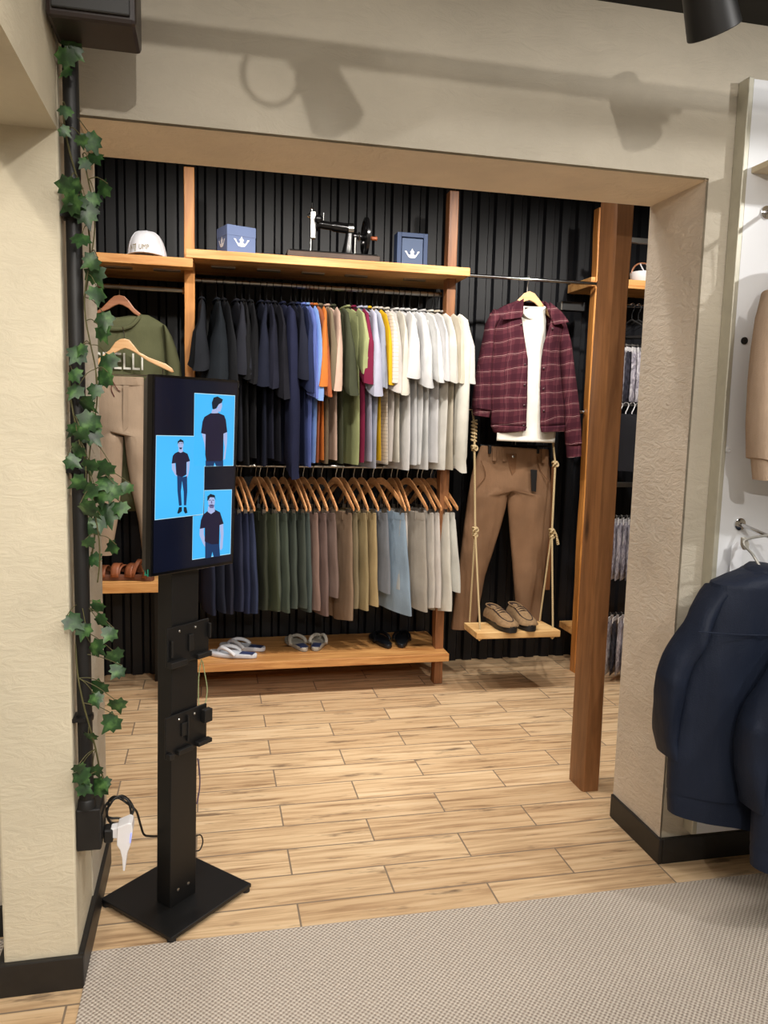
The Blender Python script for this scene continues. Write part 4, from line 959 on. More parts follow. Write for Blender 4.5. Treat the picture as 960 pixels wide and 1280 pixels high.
b = MB(); floft(b, [r+(0.05,) for r in dense(grows([((690,345),(725,360)), ((705,440),(775,450)), ((715,560),(815,560)), ((722,700),(850,690)), ((726,830),(870,815))]))], GY, 20, 23, 0.01, inner=0.05); b.build('sleeve', GT, gt)
b = MB(); floft(b, [r+(0.05,) for r in dense(grows([((-290,420),(-262,440)), ((-350,600),(-255,620)), ((-400,820),(-252,830))]))], GY, 20, 24, 0.01, inner=0.05); b.build('sleeve', GT, gt)
b = MB(); b.tube(smoothpath([P(*G(*p), Y=GY)+Vector((0, -dy, 0)) for p, dy in (((60,262),-0.0), ((110,330),0.04), ((190,385),0.058), ((300,392),0.064), ((400,365),0.058), ((462,300),0.04), ((480,250),0.0))]), 0.010, 8); b.build('collar', GT, gt)
b = MB(); outline_prism(b, [G(190,342), G(380,346), G(380,360), G(190,356)], GY, 0.004, -0.020); b.build('neck_tape', EMB, gt, smooth=False)
V, F = text_mesh('CRELLI', 0.15); LET = simple('white_flock_print', (226, 224, 214), 0.8, 0, 0.03)
pa, pb = P(*G(22, 742), Y=GY), P(*G(520, 765), Y=GY); wtx = max(v.x for v in V)
hz = P(*G(300, 592), Y=GY).z - P(*G(300, 742), Y=GY).z; hh = max(v.y for v in V)
b = MB(); b.add([Vector((lerp(pa.x, pb.x, v.x/wtx), GY-0.067, lerp(pa.z, pb.z, v.x/wtx)+v.y/hh*hz)) for v in V], F); b.build('lettering', LET, gt, solid=0.001, smooth=False)
hg = empty('clothes_hanger', P(148, 370, Y=GY), 'brown wooden hanger inside the green t-shirt', 'hanger')
b = MB(); outline_prism(b, [G(*p) for p in ((78,212),(130,180),(200,105),(240,72),(288,64),(335,75),(380,120),(430,190),(488,238),(470,262),(425,238),(370,185),(320,158),(285,150),(245,162),(190,195),(85,240))], GY-0.03, 0.016, 0); b.build('hanger_body', M['hang_dark'], hg, bevel=0.004, smooth=False)
q = P(*G(290, 66), Y=4.205); b = MB(); b.tube(smoothpath([q, (q.x, 4.21, 2.09), (q.x, 4.204, 2.11), (q.x, 4.21, 2.123), (q.x, 4.223, 2.1265), (q.x, 4.236, 2.115)]), 0.0022, 6); b.build('hook', M['steel'], hg)
HY = 4.06
hg = empty('clothes_hanger', P(155, 430, Y=HY), 'pale wooden hanger in front of the green t-shirt', 'hanger')
b = MB(); outline_prism(b, [G(*p) for p in ((45,690),(110,640),(200,570),(250,500),(290,472),(335,466),(380,478),(420,525),(470,590),(560,640),(720,700),(775,740),(795,775),(775,782),(700,745),(560,680),(440,600),(380,568),(340,556),(300,570),(230,610),(150,670),(60,738))], HY, 0.016, 0); b.build('hanger_body', M['hang_pale'], hg, bevel=0.004, smooth=False)
b = MB(); b.tube(smoothpath([P(*G(333,468), Y=HY+0.008), P(*G(333,420), Y=HY+0.01), P(*G(322,375), Y=HY+0.02), P(*G(318,355), Y=HY+0.05)]), 0.002, 6); b.build('hook', M['steel'], hg)
b = MB(); b.tube([P(*G(150, 800), Y=HY+0.008), P(*G(700, 812), Y=HY+0.008)], 0.003, 6); b.build('trouser_bar', M['steel'], hg)
for x, y in ((690, 745), (70, 740)):
    b = MB(); b.tube([P(*G(x, y-20), Y=HY+0.008), P(*G(x, y+62), Y=HY+0.008)], 0.0022, 6); b.build('clip', M['steel'], hg)
KH = twill('khaki_linen', (156, 136, 116)); L7 = U((70, 340), 3.2)
def lrows(rs, d): return [tuple(L7(*p) for p in r)+(d,) for r in rs]
b = MB(); KY = 4.075
pants(b, dense(lrows([((95,418),(350,424)), ((92,470),(352,480)), ((88,560),(354,560)), ((84,630),(356,640))], 0.040)),
    dense(lrows([((86,655),(270,660)), ((98,760),(266,760)), ((110,880),(260,880)), ((130,1000),(246,1000)), ((146,1095),(230,1090)), ((152,1128),(224,1132))], 0.04)),
    dense(lrows([((272,655),(357,660)), ((284,760),(370,760)), ((300,860),(380,870)), ((330,1000),(400,1000)), ((345,1120),(410,1120))], 0.04)), KY, 32, 32, 0.024)
kt = tag(b.build('trousers', KH, loc=P(140, 560, Y=KY)), 'crumpled khaki trousers hanging beside the ivy behind the screen', 'trousers')
b = MB(); floft(b, lrows([((96,415),(349,421)), ((94,417),(351,423)), ((92,448),(352,454)), ((95,449),(349,455))], 0.040), KY, 36, 31, 0.006); b.build('waistband', KH, kt)
b = MB(); b.tube(smoothpath([P(*L7(*p), Y=KY)+Vector((0, -0.045, 0)) for p in ((232,440),(226,470),(238,500))]), 0.002, 6); b.tube(smoothpath([P(*L7(*p), Y=KY)+Vector((0, -0.045, 0)) for p in ((232,440),(250,470),(262,478))]), 0.002, 6); b.build('drawstring', simple('dark_red_cord', (92, 40, 36), 0.8), kt)
b = MB(); outline_prism(b, [L7(272,455), L7(296,455), L7(292,620), L7(270,650)], KY, 0.005, -0.048); b.build('fly', KH, kt, smooth=False, bevel=0.002)

# ------------------------------------------------------------------ right shelf contents (gap behind the near post)
bk = empty('basket', (2.35, 4.28, 2.312), 'white basket with arched handle on the right-hand shelf', 'basket')
bc = Vector((P(803, 345, Y=4.28).x, 4.28, 2.312))
MB().lathe([(0.055, 0), (0.068, 0.02), (0.072, 0.05), (0.070, 0.058), (0.064, 0.05), (0.05, 0.01)], bc, (0, 0, 1), 24).build('bowl', M['white_plastic'], bk)
b = MB(); b.tube([bc+Vector((0.070*math.cos(a), 0, 0.05+0.062*math.sin(a))) for a in [PI*k/16 for k in range(17)]], 0.005, 8); b.build('handle', M['hang_dark'], bk)
for dx in (-0.022, 0.024): MB().tube([bc+Vector((dx, -0.066, 0.04)), bc+Vector((dx*0.9, 0, 0.108))], 0.004, 6).build('strut', M['white_plastic'], bk)
def pack(X, Y, ztop, w, h, yaw, label, dark=None):
    o = empty('clear_pack', (X, Y, ztop), label, 'packet', 'clear packets on the right-hand unit')
    b = MB(); sd = random.uniform(0, 90)
    def f(s): return lambda u, v: Vector(((u-0.5)*w, s*(0.011*math.sin(PI*u)**0.6*math.sin(PI*min(1, v*1.02))**0.5+0.001)+0.003*noise.noise(Vector((u*5+sd, v*6, s))), -0.035-v*h))
    b.grid(f(-1), 10, 12); b.grid(f(1), 10, 12)
    b.xf(Matrix.Translation((X, Y, ztop)) @ Matrix.Rotation(yaw, 4, 'Z')); b.build('pouch', dark or M['film'], o)
    b = MB(); b.box((-w*0.5, -0.0015, -0.045), (w*0.5, 0.0015, -0.014)); b.xf(Matrix.Translation((X, Y, ztop)) @ Matrix.Rotation(yaw, 4, 'Z')); b.build('header_card', M['white_plastic'], o, smooth=False)
    b = MB(); b.tube([Matrix.Translation((X, Y, ztop)) @ Vector((0, 0.009*math.cos(a), 0.009*math.sin(a)-0.0)) for a in [R(-30)+R(240)*k/8 for k in range(9)]]+[Vector((X, Y, ztop-0.02))], 0.0014, 5); b.build('hook', M['steel'], o)
FD = simple('dark_film', (58, 57, 66), 0.2, 0, 0.5, 40, 0.5)
def row_of(n, x0, dx, Y, z, w, h, yaw, words_):
    for i in range(n): pack(x0+dx*i, Y, z, w, h, yaw, words_[i], FD if (words_[i].startswith('dark')) else None)
row_of(4, 2.345, 0.036, 4.2, 1.945, 0.13, 0.29, R(36), ['clear packet nearest the post, just below the black hangers', 'dark packet second from the post below the black hangers', 'clear packet third from the post below the black hangers', 'clear packet beside the wall edge below the black hangers'])
row_of(5, 2.315, 0.034, 4.14, 0.955, 0.13, 0.34, R(46), ['clear packet nearest the post in the middle row', 'clear packet second from the post in the middle row', 'clear packet third from the post in the middle row', 'clear packet fourth from the post in the middle row', 'dark packet beside the wall edge in the middle row'])
row_of(5, 2.25, 0.035, 4.02, 0.405, 0.13, 0.32, R(46), ['clear packet nearest the post in the bottom row', 'dark packet second from the post in the bottom row', 'clear packet third from the post in the bottom row', 'clear packet fourth from the post in the bottom row', 'dark packet beside the wall edge in the bottom row'])
MB_ = MB(); MB_.tube([(2.182, 4.2, 1.945), (2.95, 4.2, 1.945)], 0.005, 8); MB_.build('hanging_rod', M['steel'], rr_)
for i in range(4):
    X = 2.35+0.04*i; o = empty('clothes_hanger', (X, 4.16, 2.157), ['black angular hanger nearest the brown post, on the upper right rail', 'black angular hanger second from the post, upper right rail', 'black angular hanger third from the post, upper right rail', 'black angular hanger beside the wall edge, upper right rail'][i], 'hanger', 'black hangers on the right-hand rail')
    b = MB(); hanger_hook(b, 0, r=0.003); b.xf(Matrix.Translation((X, 4.16, 2.157)) @ Matrix.Rotation(R(40), 4, 'Z')); b.build('hook', M['chrome'], o)
    b = MB(); b.tube([(0, -0.17, -0.17), (0, 0, -0.075), (0, 0.17, -0.17), (0, -0.17, -0.17)], 0.006, 6); b.xf(Matrix.Translation((X, 4.16, 2.157)) @ Matrix.Rotation(R(40), 4, 'Z')); b.build('arm', M['black_plastic'], o)
for i in range(4):
    X = 2.33+0.04*i; m = cloth((30, 30, 34)); b = MB(); sd = i*3.1
    o = tag(place(MB().loft([ring_xy(0, 0, z, a, w, 22, 2.2, 0.008, sd, 36) for z, a, w in ((-0.05, 0.006, 0.05), (-0.075, 0.014, 0.12), (-0.12, 0.018, 0.16), (-0.25, 0.02, 0.17), (-0.38, 0.02, 0.17))]), X, 4.2, 1.60, R(30)).build('black_garment', m, loc=(X, 4.2, 1.4)), ['black folded garment nearest the post, below the clear packets', 'black folded garment second from the post, below clear packets', 'black folded garment third from the post, below clear packets', 'black folded garment beside the wall edge, below clear packets'][i], 'garment', 'black garments on the right-hand unit')
    hb = MB(); hanger_hook(hb, 0, neck=-0.06, r=0.003); place(hb, X, 4.2, 1.60, R(70)); hb.build('hook', M['white_plastic'], o)

# ------------------------------------------------------------------ display stand
q1, q2 = P(208, 1186, Z=0.0), P(310, 1115, Z=0.0); bd = (q2-q1).normalized(); bn = Vector((bd.y, -bd.x, 0))    # bd along the front edge, bn towards the viewer
q0 = P(131, 1130, Z=0.0)
ctr = (q0+q2)/2
st = empty('display_stand', ctr, 'black floor stand with upright digital screen in the doorway', 'display stand')
def SBX(c, su, sv, z0, z1):   # box along bd / bn
    o = Vector(c); u = bd*su/2; v = bn*sv/2
    b = MB(); pts = [o-u+v, o+u+v, o+u-v, o-u-v]
    return b.prism([Vector((p.x, p.y, z0)) for p in pts], (0, 0, z1-z0))
SBX(ctr, 0.325, 0.315, 0.012, 0.024).build('base_plate', M['black_metal'], st, smooth=False, bevel=0.002)
for su in (-1, 1):
    for sv in (-1, 1):
        c = ctr+bd*su*0.15+bn*sv*0.145; MB().lathe([(0.013, 0), (0.013, 0.012)], (c.x, c.y, 0), (0, 0, 1), 12).build('rubber_foot', M['rubber'], st)
ca, cb = P(210, 1134, Z=0.024), P(247, 1117, Z=0.024); cw_ = (cb-ca).length; cc2 = (ca+cb)/2 - bn*0.030
LEAN = Matrix.Translation((cc2.x, cc2.y, 0)) @ Matrix.Rotation(R(0.8), 4, CF) @ Matrix.Translation((-cc2.x, -cc2.y, 0))
def SB(*a): return SBX(*a).xf(LEAN)
col = SB(cc2, cw_, 0.060, 0.024, 1.15).build('column', M['black_metal'], st, smooth=False, bevel=0.002)
for du, z in ((-0.02, 0.07), (0.02, 0.07)):
    b = MB(); c = cc2+bn*0.030+bd*du; b.lathe([(0.005, 0), (0.005, 0.0015), (0.002, 0.003)], (c.x, c.y, z), bn, 10).xf(LEAN); b.build('screw', M['steel'], col)
# screen: its plane goes through the column front
scn = bn; sp0 = cc2 + bn*0.085
sTL, sTR, sBR, sBL = [onplane(*p, sp0, scn) for p in ((191.5, 467.5), (299, 475.5), (291.5, 704.5), (188.5, 721.5))]
zt_, zb_ = (sTL.z+sTR.z)/2, (sBL.z+sBR.z)/2
hed = empty  # (the head is a part of the stand)
SB_ = MB(); back = -bn*0.060
def inset(k): 
    c = (sTL+sTR+sBR+sBL)/4; return [c+(p-c)*k for p in (sTL, sTR, sBR, sBL)]
fr = [p for p in (sTL, sTR, sBR, sBL)]
SB_.loft([fr, [p-bn*0.022 for p in fr], [p-bn*0.050 for p in inset(0.93)], [p-bn*0.062 for p in inset(0.80)]])
scr = SB_.build('screen', M['black_gloss'], st, smooth=False, bevel=0.002)
def spx(b, pts, off):
    b.add([onplane(x, y, sp0+scn*off, scn) for x, y in pts], [list(range(len(pts)))])
DARKSCR = emit('dark_screen', (12, 22, 48), 0.55, 0.1, 0.5); CYAN = emit('cyan_screen', (70, 186, 250), 1.15, 0.15, 0.10)
SKIN = emit('screen_skin', (176, 190, 235), 1.0, 0.2); TEE = emit('screen_tee', (34, 30, 62), 0.8, 0.2, 0.3); JEAN = emit('screen_jeans', (22, 66, 120), 0.8, 0.2, 0.3); HAIR = emit('screen_hair', (14, 36, 54), 0.8, 0.2); SHADE = emit('screen_shade', (112, 112, 160), 0.9, 0.2); EDGE = emit('screen_white_edge', (190, 236, 255), 1.05, 0.2)
b = MB(); spx(b, [(194, 471), (297, 479), (289.5, 701), (191.5, 717)], 0.0008); b.build('display_panel', DARKSCR, scr, smooth=False)
ua = U((240, 480), 10.667); ub = U((190, 540), 7.527)
def ell(cx, cy, rx, ry, n=18): return [(cx+rx*math.cos(2*PI*k/n), cy+ry*math.sin(2*PI*k/n)) for k in range(n)]
def picture(u, quad, polys):
    b = MB(); k = 0.0014; b.m = 5; q = [u(*p) for p in quad]; cx, cy = sum(p[0] for p in q)/len(q), sum(p[1] for p in q)/len(q)
    spx(b, q, k); k += 0.0004; b.m = 0; spx(b, [(cx+(x-cx)*0.985, cy+(y-cy)*0.985) for x, y in q], k)
    for m, poly in polys: k += 0.0004; b.m = m; spx(b, [u(*p) for p in poly], k)
    return b.build('picture', [CYAN, SKIN, TEE, JEAN, HAIR, EDGE, SHADE], scr, smooth=False)
picture(ua, [(32,118),(575,152),(553,1092),(180,1100),(20,1100),(25,690)], [(1, [(130,650),(180,650),(192,850),(182,930),(166,800)]), (1, [(408,650),(470,645),(466,800),(442,1000),(418,1012),(438,850)]), (3, [(180,1020),(416,1015),(416,1095),(322,1095),(300,1045),(290,1095),(182,1098)]), (2, [(250,388),(350,385),(430,420),(452,480),(470,640),(420,662),(415,1010),(380,1030),(190,1030),(176,940),(182,670),(120,655),(140,500),(165,440)]), (1, [(270,345),(345,318),(352,388),(300,392),(258,390)]), (1, [(340,275),(398,240),(402,300),(378,370),(338,362)]), (4, [(272,330),(264,250),(288,182),(340,166),(412,206),(398,248),(360,268),(345,290),(325,325),(290,338)])])
picture(ub, [(38,30),(497,38),(490,545),(482,776),(25,830)], [(1, [(186,290),(216,292),(222,350),(252,395),(240,422),(218,405),(188,350)]), (1, [(326,278),(356,272),(352,350),(342,400),(326,452),(308,440),(328,390),(328,330)]), (3, [(236,400),(285,425),(330,415),(332,560),(322,690),(300,690),(298,560),(283,460),(272,560),(280,690),(254,695),(240,560)]), (2, [(250,183),(292,183),(335,205),(358,272),(325,284),(324,400),(285,425),(228,402),(222,292),(185,297),(195,225),(215,200)]), (1, [(252,150),(290,150),(292,186),(270,196),(248,186)]), (1, ell(270,118,26,44)), (4, [(241,118),(242,88),(268,66),(296,82),(298,118),(290,96),(262,94),(248,104)]), (4, [(254,706),(281,706),(281,746),(252,768),(237,764)]), (4, [(299,706),(323,706),(334,760),(312,768),(298,742)]), (2, [(256,146),(284,146),(277,162),(263,162)]), (4, [(254,108),(266,107),(266,111),(254,112)]), (4, [(274,107),(287,108),(287,112),(274,111)])])
picture(ub, [(492,548),(752,540),(738,1148),(378,1204),(384,792),(490,776)], [(1, [(450,900),(488,896),(486,960),(506,1030),(538,1055),(506,1092),(480,1050),(447,970)]), (1, [(636,868),(670,862),(673,960),(664,1090),(646,1116),(638,1090),(646,980)]), (3, [(500,1030),(632,1045),(640,1168),(580,1176),(568,1128),(556,1180),(500,1190)]), (2, [(520,745),(592,730),(640,755),(674,862),(636,876),(632,1052),(562,1058),(496,1030),(497,902),(450,912),(460,830),(480,780)]), (1, [(528,700),(588,700),(592,748),(556,772),(524,752)]), (1, ell(560,656,32,58)), (4, [(520,650),(521,606),(550,582),(590,594),(600,642),(586,616),(546,614),(532,640)]), (6, [(534,690),(546,682),(574,682),(587,690),(577,716),(546,716)]), (2, [(548,686),(573,686),(568,692),(553,692)]), (4, [(535,640),(553,638),(553,643),(535,645)]), (4, [(566,638),(584,640),(584,645),(566,643)]), (6, [(557,645),(563,645),(567,672),(554,672)])])
b = MB(); b.add([onplane(x, y, sBL-bd*0.0012, bd) for x, y in [(180.5, 718), (181.5, 712), (182.5, 718), (184, 718), (184, 712), (185.5, 712), (185.5, 721), (184, 721), (184, 719.5), (180.5, 719.5)]], [list(range(10))]); b.build('green_mark', emit('green_mark', (30, 130, 96), 0.8), scr, smooth=False)
MB().tube([cc2+Vector((0, 0, 1.05)), cc2+Vector((0, 0, 1.40))], 0.02, 10).xf(LEAN).build('screen_mount', M['black_metal'], st)
# device brackets on the column
def bracket(zc, hgt, wl, wr, pads):
    c = cc2 + bn*0.036
    def bx(u0, u1, z0, z1, d0, d1):
        p = c + bd*(u0+u1)/2 + bn*(d0+d1)/2; return SB(p, u1-u0, d1-d0, z0, z1)
    o = bx(-wl, wr, zc-hgt/2, zc+hgt/2, -0.004, 0.003).build('device_bracket', M['black_metal'], st, smooth=False, bevel=0.002)
    for nm, u0, u1, z0, z1, d1 in pads: bx(u0, u1, zc+z0, zc+z1, 0.003, d1).build(nm, M['black_plastic'], o, smooth=False, bevel=0.002)
    for u in (-0.03, 0.03):
        b = MB(); p = c+bd*u+bn*0.003; b.lathe([(0.004, 0), (0.004, 0.002), (0.002, 0.004)], (p.x, p.y, zc+hgt*0.36), bn, 10).xf(LEAN); b.build('screw', M['steel'], o)
z1 = onplane(232, 802, cc2+bn*0.036, bn).z; z2 = onplane(232, 912, cc2+bn*0.036, bn).z
bracket(z1, 0.115, 0.075, 0.085, [('clamp', -0.075, -0.015, -0.058, -0.040, 0.022), ('clamp', -0.065, -0.058, -0.03, 0.02, 0.012), ('clamp', 0.002, 0.020, -0.025, 0.025, 0.010), ('clamp', 0.03, 0.085, -0.055, -0.040, 0.018), ('clamp', 0.078, 0.085, 0.0, 0.045, 0.014)])
bracket(z2, 0.125, 0.078, 0.080, [('clamp', -0.078, -0.060, -0.062, -0.045, 0.020), ('clamp', -0.040, 0.015, -0.060, -0.045, 0.016), ('clamp', 0.03, 0.084, -0.055, -0.042, 0.024), ('clamp', 0.055, 0.086, 0.010, 0.050, 0.022), ('clamp', -0.022, 0.004, -0.010, 0.030, 0.008), ('clamp', -0.002, 0.003, -0.03, 0.05, 0.012)])
# thin wires on the stand
GW = simple('pale_green_wire', (172, 190, 140), 0.5)
def wire(name, pts, r, m, label, parent=None):
    b = MB(); b.tube(smoothpath(pts, 8), r, 7)
    o = b.build(name, m, loc=pts[0]); return tag(o, label, 'cable')
cb_ = cc2 - bn*0.0
def ws(px, py, back=0.034): return onplane(px, py, cc2 - bn*back, bn)
wire('cable', [ws(252, 824), ws(249, 840), ws(248, 862), ws(249, 882), ws(256, 880), ws(259, 862), ws(256, 842), ws(253, 826)], 0.0016, GW, 'thin pale green cable looped between the two stand brackets')
wire('cable', [ws(247, 948), ws(249.5, 965), ws(249.5, 985), ws(246, 1005)], 0.0022, simple('violet_wire', (92, 74, 100), 0.5), 'short dark violet cable beside the stand column')
wire('cable', [ws(244, 1045, 0.05), ws(251, 1044, 0.05), ws(253.5, 1052, 0.05), ws(250, 1062, 0.05), ws(244, 1064, 0.05)], 0.0022, M['black_plastic'], 'short black cable loop behind the foot of the stand')

# ------------------------------------------------------------------ conduit, socket box, plug, router, ivy
PX, PYY = OL+0.022, 2.04
cd = empty('conduit_pipe', (PX, PYY, 0.5), 'black vertical cable conduit on the left pillar under the ivy', 'pipe')
MB().tube([(PX, PYY, 0.50), (PX, PYY, 2.72)], 0.0185, 14).build('pipe', M['black_plastic'], cd)
for z in (0.72, 1.35, 1.95, 2.4):
    b = MB(); b.lathe([(0.021, -0.008), (0.0225, 0), (0.021, 0.008)], (PX, PYY, z), (0, 0, 1), 14); b.cbox((PX-0.012, PYY, z), (0.03, 0.05, 0.010)); b.build('pipe_clip', M['black_metal'], cd)
bzt, bzb = P(110, 1008, Y=2.03).z, P(110, 1062, Y=2.03).z
sb = empty('socket_box', (PX, 2.06, bzb), 'black surface socket box at the foot of the conduit', 'socket box')
bxr = P(126.5, 1030, Y=2.03).x
MB().box((OL-0.003, 2.022, bzb), (bxr, 2.105, bzt-0.005)).build('housing', M['black_plastic'], sb, smooth=False, bevel=0.004)
MB().lathe([(0.024, 0), (0.022, 0.02), (0.019, 0.024)], (PX, PYY, bzt-0.006), (0, 0, 1), 14).build('gland', M['black_plastic'], sb)
MB().box((bxr, 2.035, bzb+0.025), (bxr+0.003, 2.095, bzt-0.03)).build('socket_face', M['black_metal'], sb, smooth=False)
pz = P(132, 1042, Y=2.06).z
b = MB(); b.box((bxr+0.003, 2.045, pz-0.02), (bxr+0.026, 2.085, pz+0.016))
pg = tag(b.build('power_plug', M['black_plastic'], loc=(bxr, 2.06, pz), smooth=False, bevel=0.004), 'black power plug pushed into the socket box', 'plug')
# router
ro = empty('wifi_extender', P(150, 1050, Y=2.06), 'white wedge-shaped wifi extender with blue light beside the socket box', 'wifi extender')
RYr = 2.06
b = MB(); outline_prism(b, [(147.5,1030),(162,1024),(166,1026),(167,1034),(164,1052),(160,1062),(157,1084),(154.5,1084),(153.5,1068),(151,1058),(147,1052)], RYr, 0.05, -0.02); b.build('shell', M['white_plastic'], ro, smooth=False, bevel=0.006)
b = MB(); outline_prism(b, [(138.5,1034),(148,1032),(148,1046),(138.5,1046)], RYr, 0.03, -0.01); b.build('plug_block', M['white_plastic'], ro, smooth=False, bevel=0.003)
b = MB(); outline_prism(b, [(164.3,1036),(165.6,1036),(164.4,1048),(163.2,1048)], RYr, 0.002, -0.0225); b.build('status_light', emit('blue_led', (150, 160, 255), 1.6), ro, smooth=False)
# coiled black cable to the stand
pts = [Vector((bxr+0.02, 2.075, pz+0.015))]
cen = P(149, 1012, Y=2.12)
for k in range(30):
    a = R(200) - k*2*PI/12; rr2 = 0.034+0.004*math.sin(k*1.7); pts.append(cen+Vector((rr2*math.cos(a), 0.012*math.sin(k*0.8), rr2*1.02*math.sin(a))))
pts += [P(165, 1009, Y=2.15), P(171, 1015, Y=2.18), P(176, 1032, Y=2.22), P(180, 1043, Y=2.25), P(187, 1045, Y=2.28), P(200, 1045, Y=2.345)]
wire('cable', pts, 0.0032, M['black_plastic'], 'coiled black power cable running from the socket to the stand')
# ivy
LEAF = [(0,-0.50),(0.10,-0.42),(0.30,-0.50),(0.34,-0.30),(0.52,-0.12),(0.34,0.02),(0.36,0.20),(0.16,0.18),(0,0.55),(-0.16,0.18),(-0.36,0.20),(-0.34,0.02),(-0.52,-0.12),(-0.34,-0.30),(-0.30,-0.50),(-0.10,-0.42)]
LV = [(85,15,25),(95,30,22),(82,35,22),(108,33,20),(88,55,20),(95,66,17),(82,75,20),(80,90,14),(82,140,14),(82,165,12),(103,178,13),(117,180,22),(118,198,20),(105,205,13),(127,237,18),(87,238,24),(85,255,24),(96,250,18),(118,250,16),(108,270,24),(113,262,16),(100,300,19),(112,328,18),(120,346,22),(122,370,20),(130,402,20),(128,418,20),(95,445,20),(100,438,14),(135,455,22),(128,475,20),(94,470,16),(92,490,18),(118,490,16),(110,508,20),(92,540,16),(110,530,24),(117,546,22),(104,545,16),(95,565,18),(92,578,17),(112,585,18),(130,588,20),(97,605,18),(110,615,20),(131,605,22),(112,640,24),(135,645,26),(150,637,18),(125,622,22),(140,617,20),(158,611,14),(115,660,20),(126,655,18),(112,680,14),(138,685,16),(118,700,17),(94,778,21),(120,760,16),(127,777,16),(136,794,18),(104,790,18),(122,812,20),(145,822,19),(146,840,18),(122,862,20),(120,876,16),(147,884,20),(137,906,22),(113,923,16),(99,962,14),(105,972,20),(120,966,16),(122,986,22),(108,986,18),(131,981,15)]
iv = empty('ivy_vine', (PX, 2.02, 0.6), 'trailing green ivy wound around the black conduit', 'ivy')
b = MB(); random.seed(3)
ends = []
for (x, y, s) in LV:
    Yl = 1.985+random.uniform(-0.015, 0.02)
    if x > 112: Yl = 2.02+random.uniform(-0.03, 0.03)
    c = P(x, y, Y=Yl)
    if x < 104: c = P(x, y, Y=1.975)
    L = s*2.05/980*1.28; az_ = random.uniform(-70, 70); rot = Matrix.Rotation(R(random.uniform(-35, 35)), 3, 'Z') @ Matrix.Rotation(R(90+random.uniform(-40, 30)), 3, 'X') @ Matrix.Rotation(R(180+random.uniform(-60, 60)), 3, 'Z')
    base = len(b.V); V = [Vector((0, -0.1*L, 0.0))]
    for (lx, ly) in LEAF: V.append(Vector((lx*L, ly*L, -0.28*L*abs(lx)-0.10*L*(ly+0.3)**2)))
    V = [c + rot @ v for v in V]; n_ = len(LEAF)
    b.add(V, [(0, 1+k, 1+(k+1) % n_) for k in range(n_)])
    ends.append((c, c + rot @ Vector((0, -0.45*L, 0))))
fol = b.build('foliage', M['leaf'], iv, smooth=True, auto=False)
b = MB(); zs = [P(100, y, Y=2.0).z for y in range(10, 990, 30)]
vine = [Vector((PX+0.026*math.cos(k*0.55+1)+0.010, 2.04+0.026*math.sin(k*0.55+1)-0.008, z)) for k, z in enumerate(zs)]
b.tube(smoothpath(vine, 4), 0.0022, 6)
vine2 = [Vector((PX+0.036+0.012*math.sin(k*0.9), 2.02+0.012*math.cos(k*0.7), z)) for k, z in enumerate(zs) if 5 < k < 25]
b.tube(smoothpath(vine2, 4), 0.0018, 6)
for c, e in ends:
    q = min(vine+vine2, key=lambda w: (w-e).length + (0.03 if w.z < e.z else 0)); b.tube(smoothpath([q, (q+e)/2+Vector((0, -0.004, 0.008)), e], 4), 0.0011, 5)
b.build('stem', M['stem'], iv)

# ------------------------------------------------------------------ top: loudspeaker, track and spotlights
lsx0, lsx1 = -0.335, P(170, 20, Y=1.86).x; lsz = P(165, 31, Y=1.86).z
ls = empty('loudspeaker', ((lsx0+lsx1)/2, 1.93, lsz), 'dark box-shaped loudspeaker in the top left corner by the ceiling', 'loudspeaker')
MB().box((lsx0+0.002, 1.86, lsz), (lsx1, 2.01, lsz+0.24)).build('cabinet', simple('dark_brown_cabinet', (34, 22, 20), 0.4), ls, smooth=False, bevel=0.010)
MB().box((lsx0+0.014, 1.852, lsz+0.014), (lsx1-0.012, 1.8605, lsz+0.226)).build('grille', M['black_plastic'], ls, smooth=False, bevel=0.003)
MB().box(((lsx0+lsx1)/2-0.03, 1.92, lsz+0.24), ((lsx0+lsx1)/2+0.03, 1.96, 2.72)).build('mount', M['black_metal'], ls, smooth=False)
TRY, TRZ = 1.25, 2.53
tk = empty('lighting_track', (0.6, TRY, TRZ), 'black lighting track hung below the ceiling above the doorway', 'lighting track')
MB().box((OL-0.004, TRY-0.018, TRZ-0.022), (3.6, TRY+0.018, TRZ+0.022)).build('rail', M['black_metal'], tk, smooth=False)
for x in (2.9,): MB().tube([(x, TRY, TRZ+0.02), (x, TRY, 2.72)], 0.006, 8).build('suspension_rod', M['black_metal'], tk)
def head(tip, top, label):
    tip, top = Vector(tip), Vector(top); d = (tip-top); Lh = d.length; d.normalize()
    o = empty('track_spotlight', (top.x, top.y, top.z), label, 'spotlight', 'spotlights on the track')
    MB().lathe([(0.030, 0), (0.046, 0.008), (0.050, 0.05), (0.060, Lh-0.002), (0.058, Lh), (0.052, Lh-0.012), (0.046, Lh-0.03)], top, d, 28).build('housing', M['black_metal'], o)
    MB().tube(smoothpath([(top.x, TRY, TRZ-0.02), (top.x+0.01, TRY, TRZ-0.05), top+d*0.05]), 0.012, 10).build('arm', M['black_metal'], o)
    MB().box((top.x-0.05, TRY-0.019, TRZ-0.036), (top.x+0.05, TRY+0.019, TRZ-0.021)).build('adapter', M['black_metal'], o, smooth=False)
tp = P(893, 40, Y=1.72)
head(tp, tp+Vector((-0.085, -0.05, 0.14)), 'large black track spotlight hanging at the top right edge')
head((0.335, 1.30, 2.40), (0.285, 1.25, 2.50), 'black track spotlight above the doorway that casts the left wall shadow')

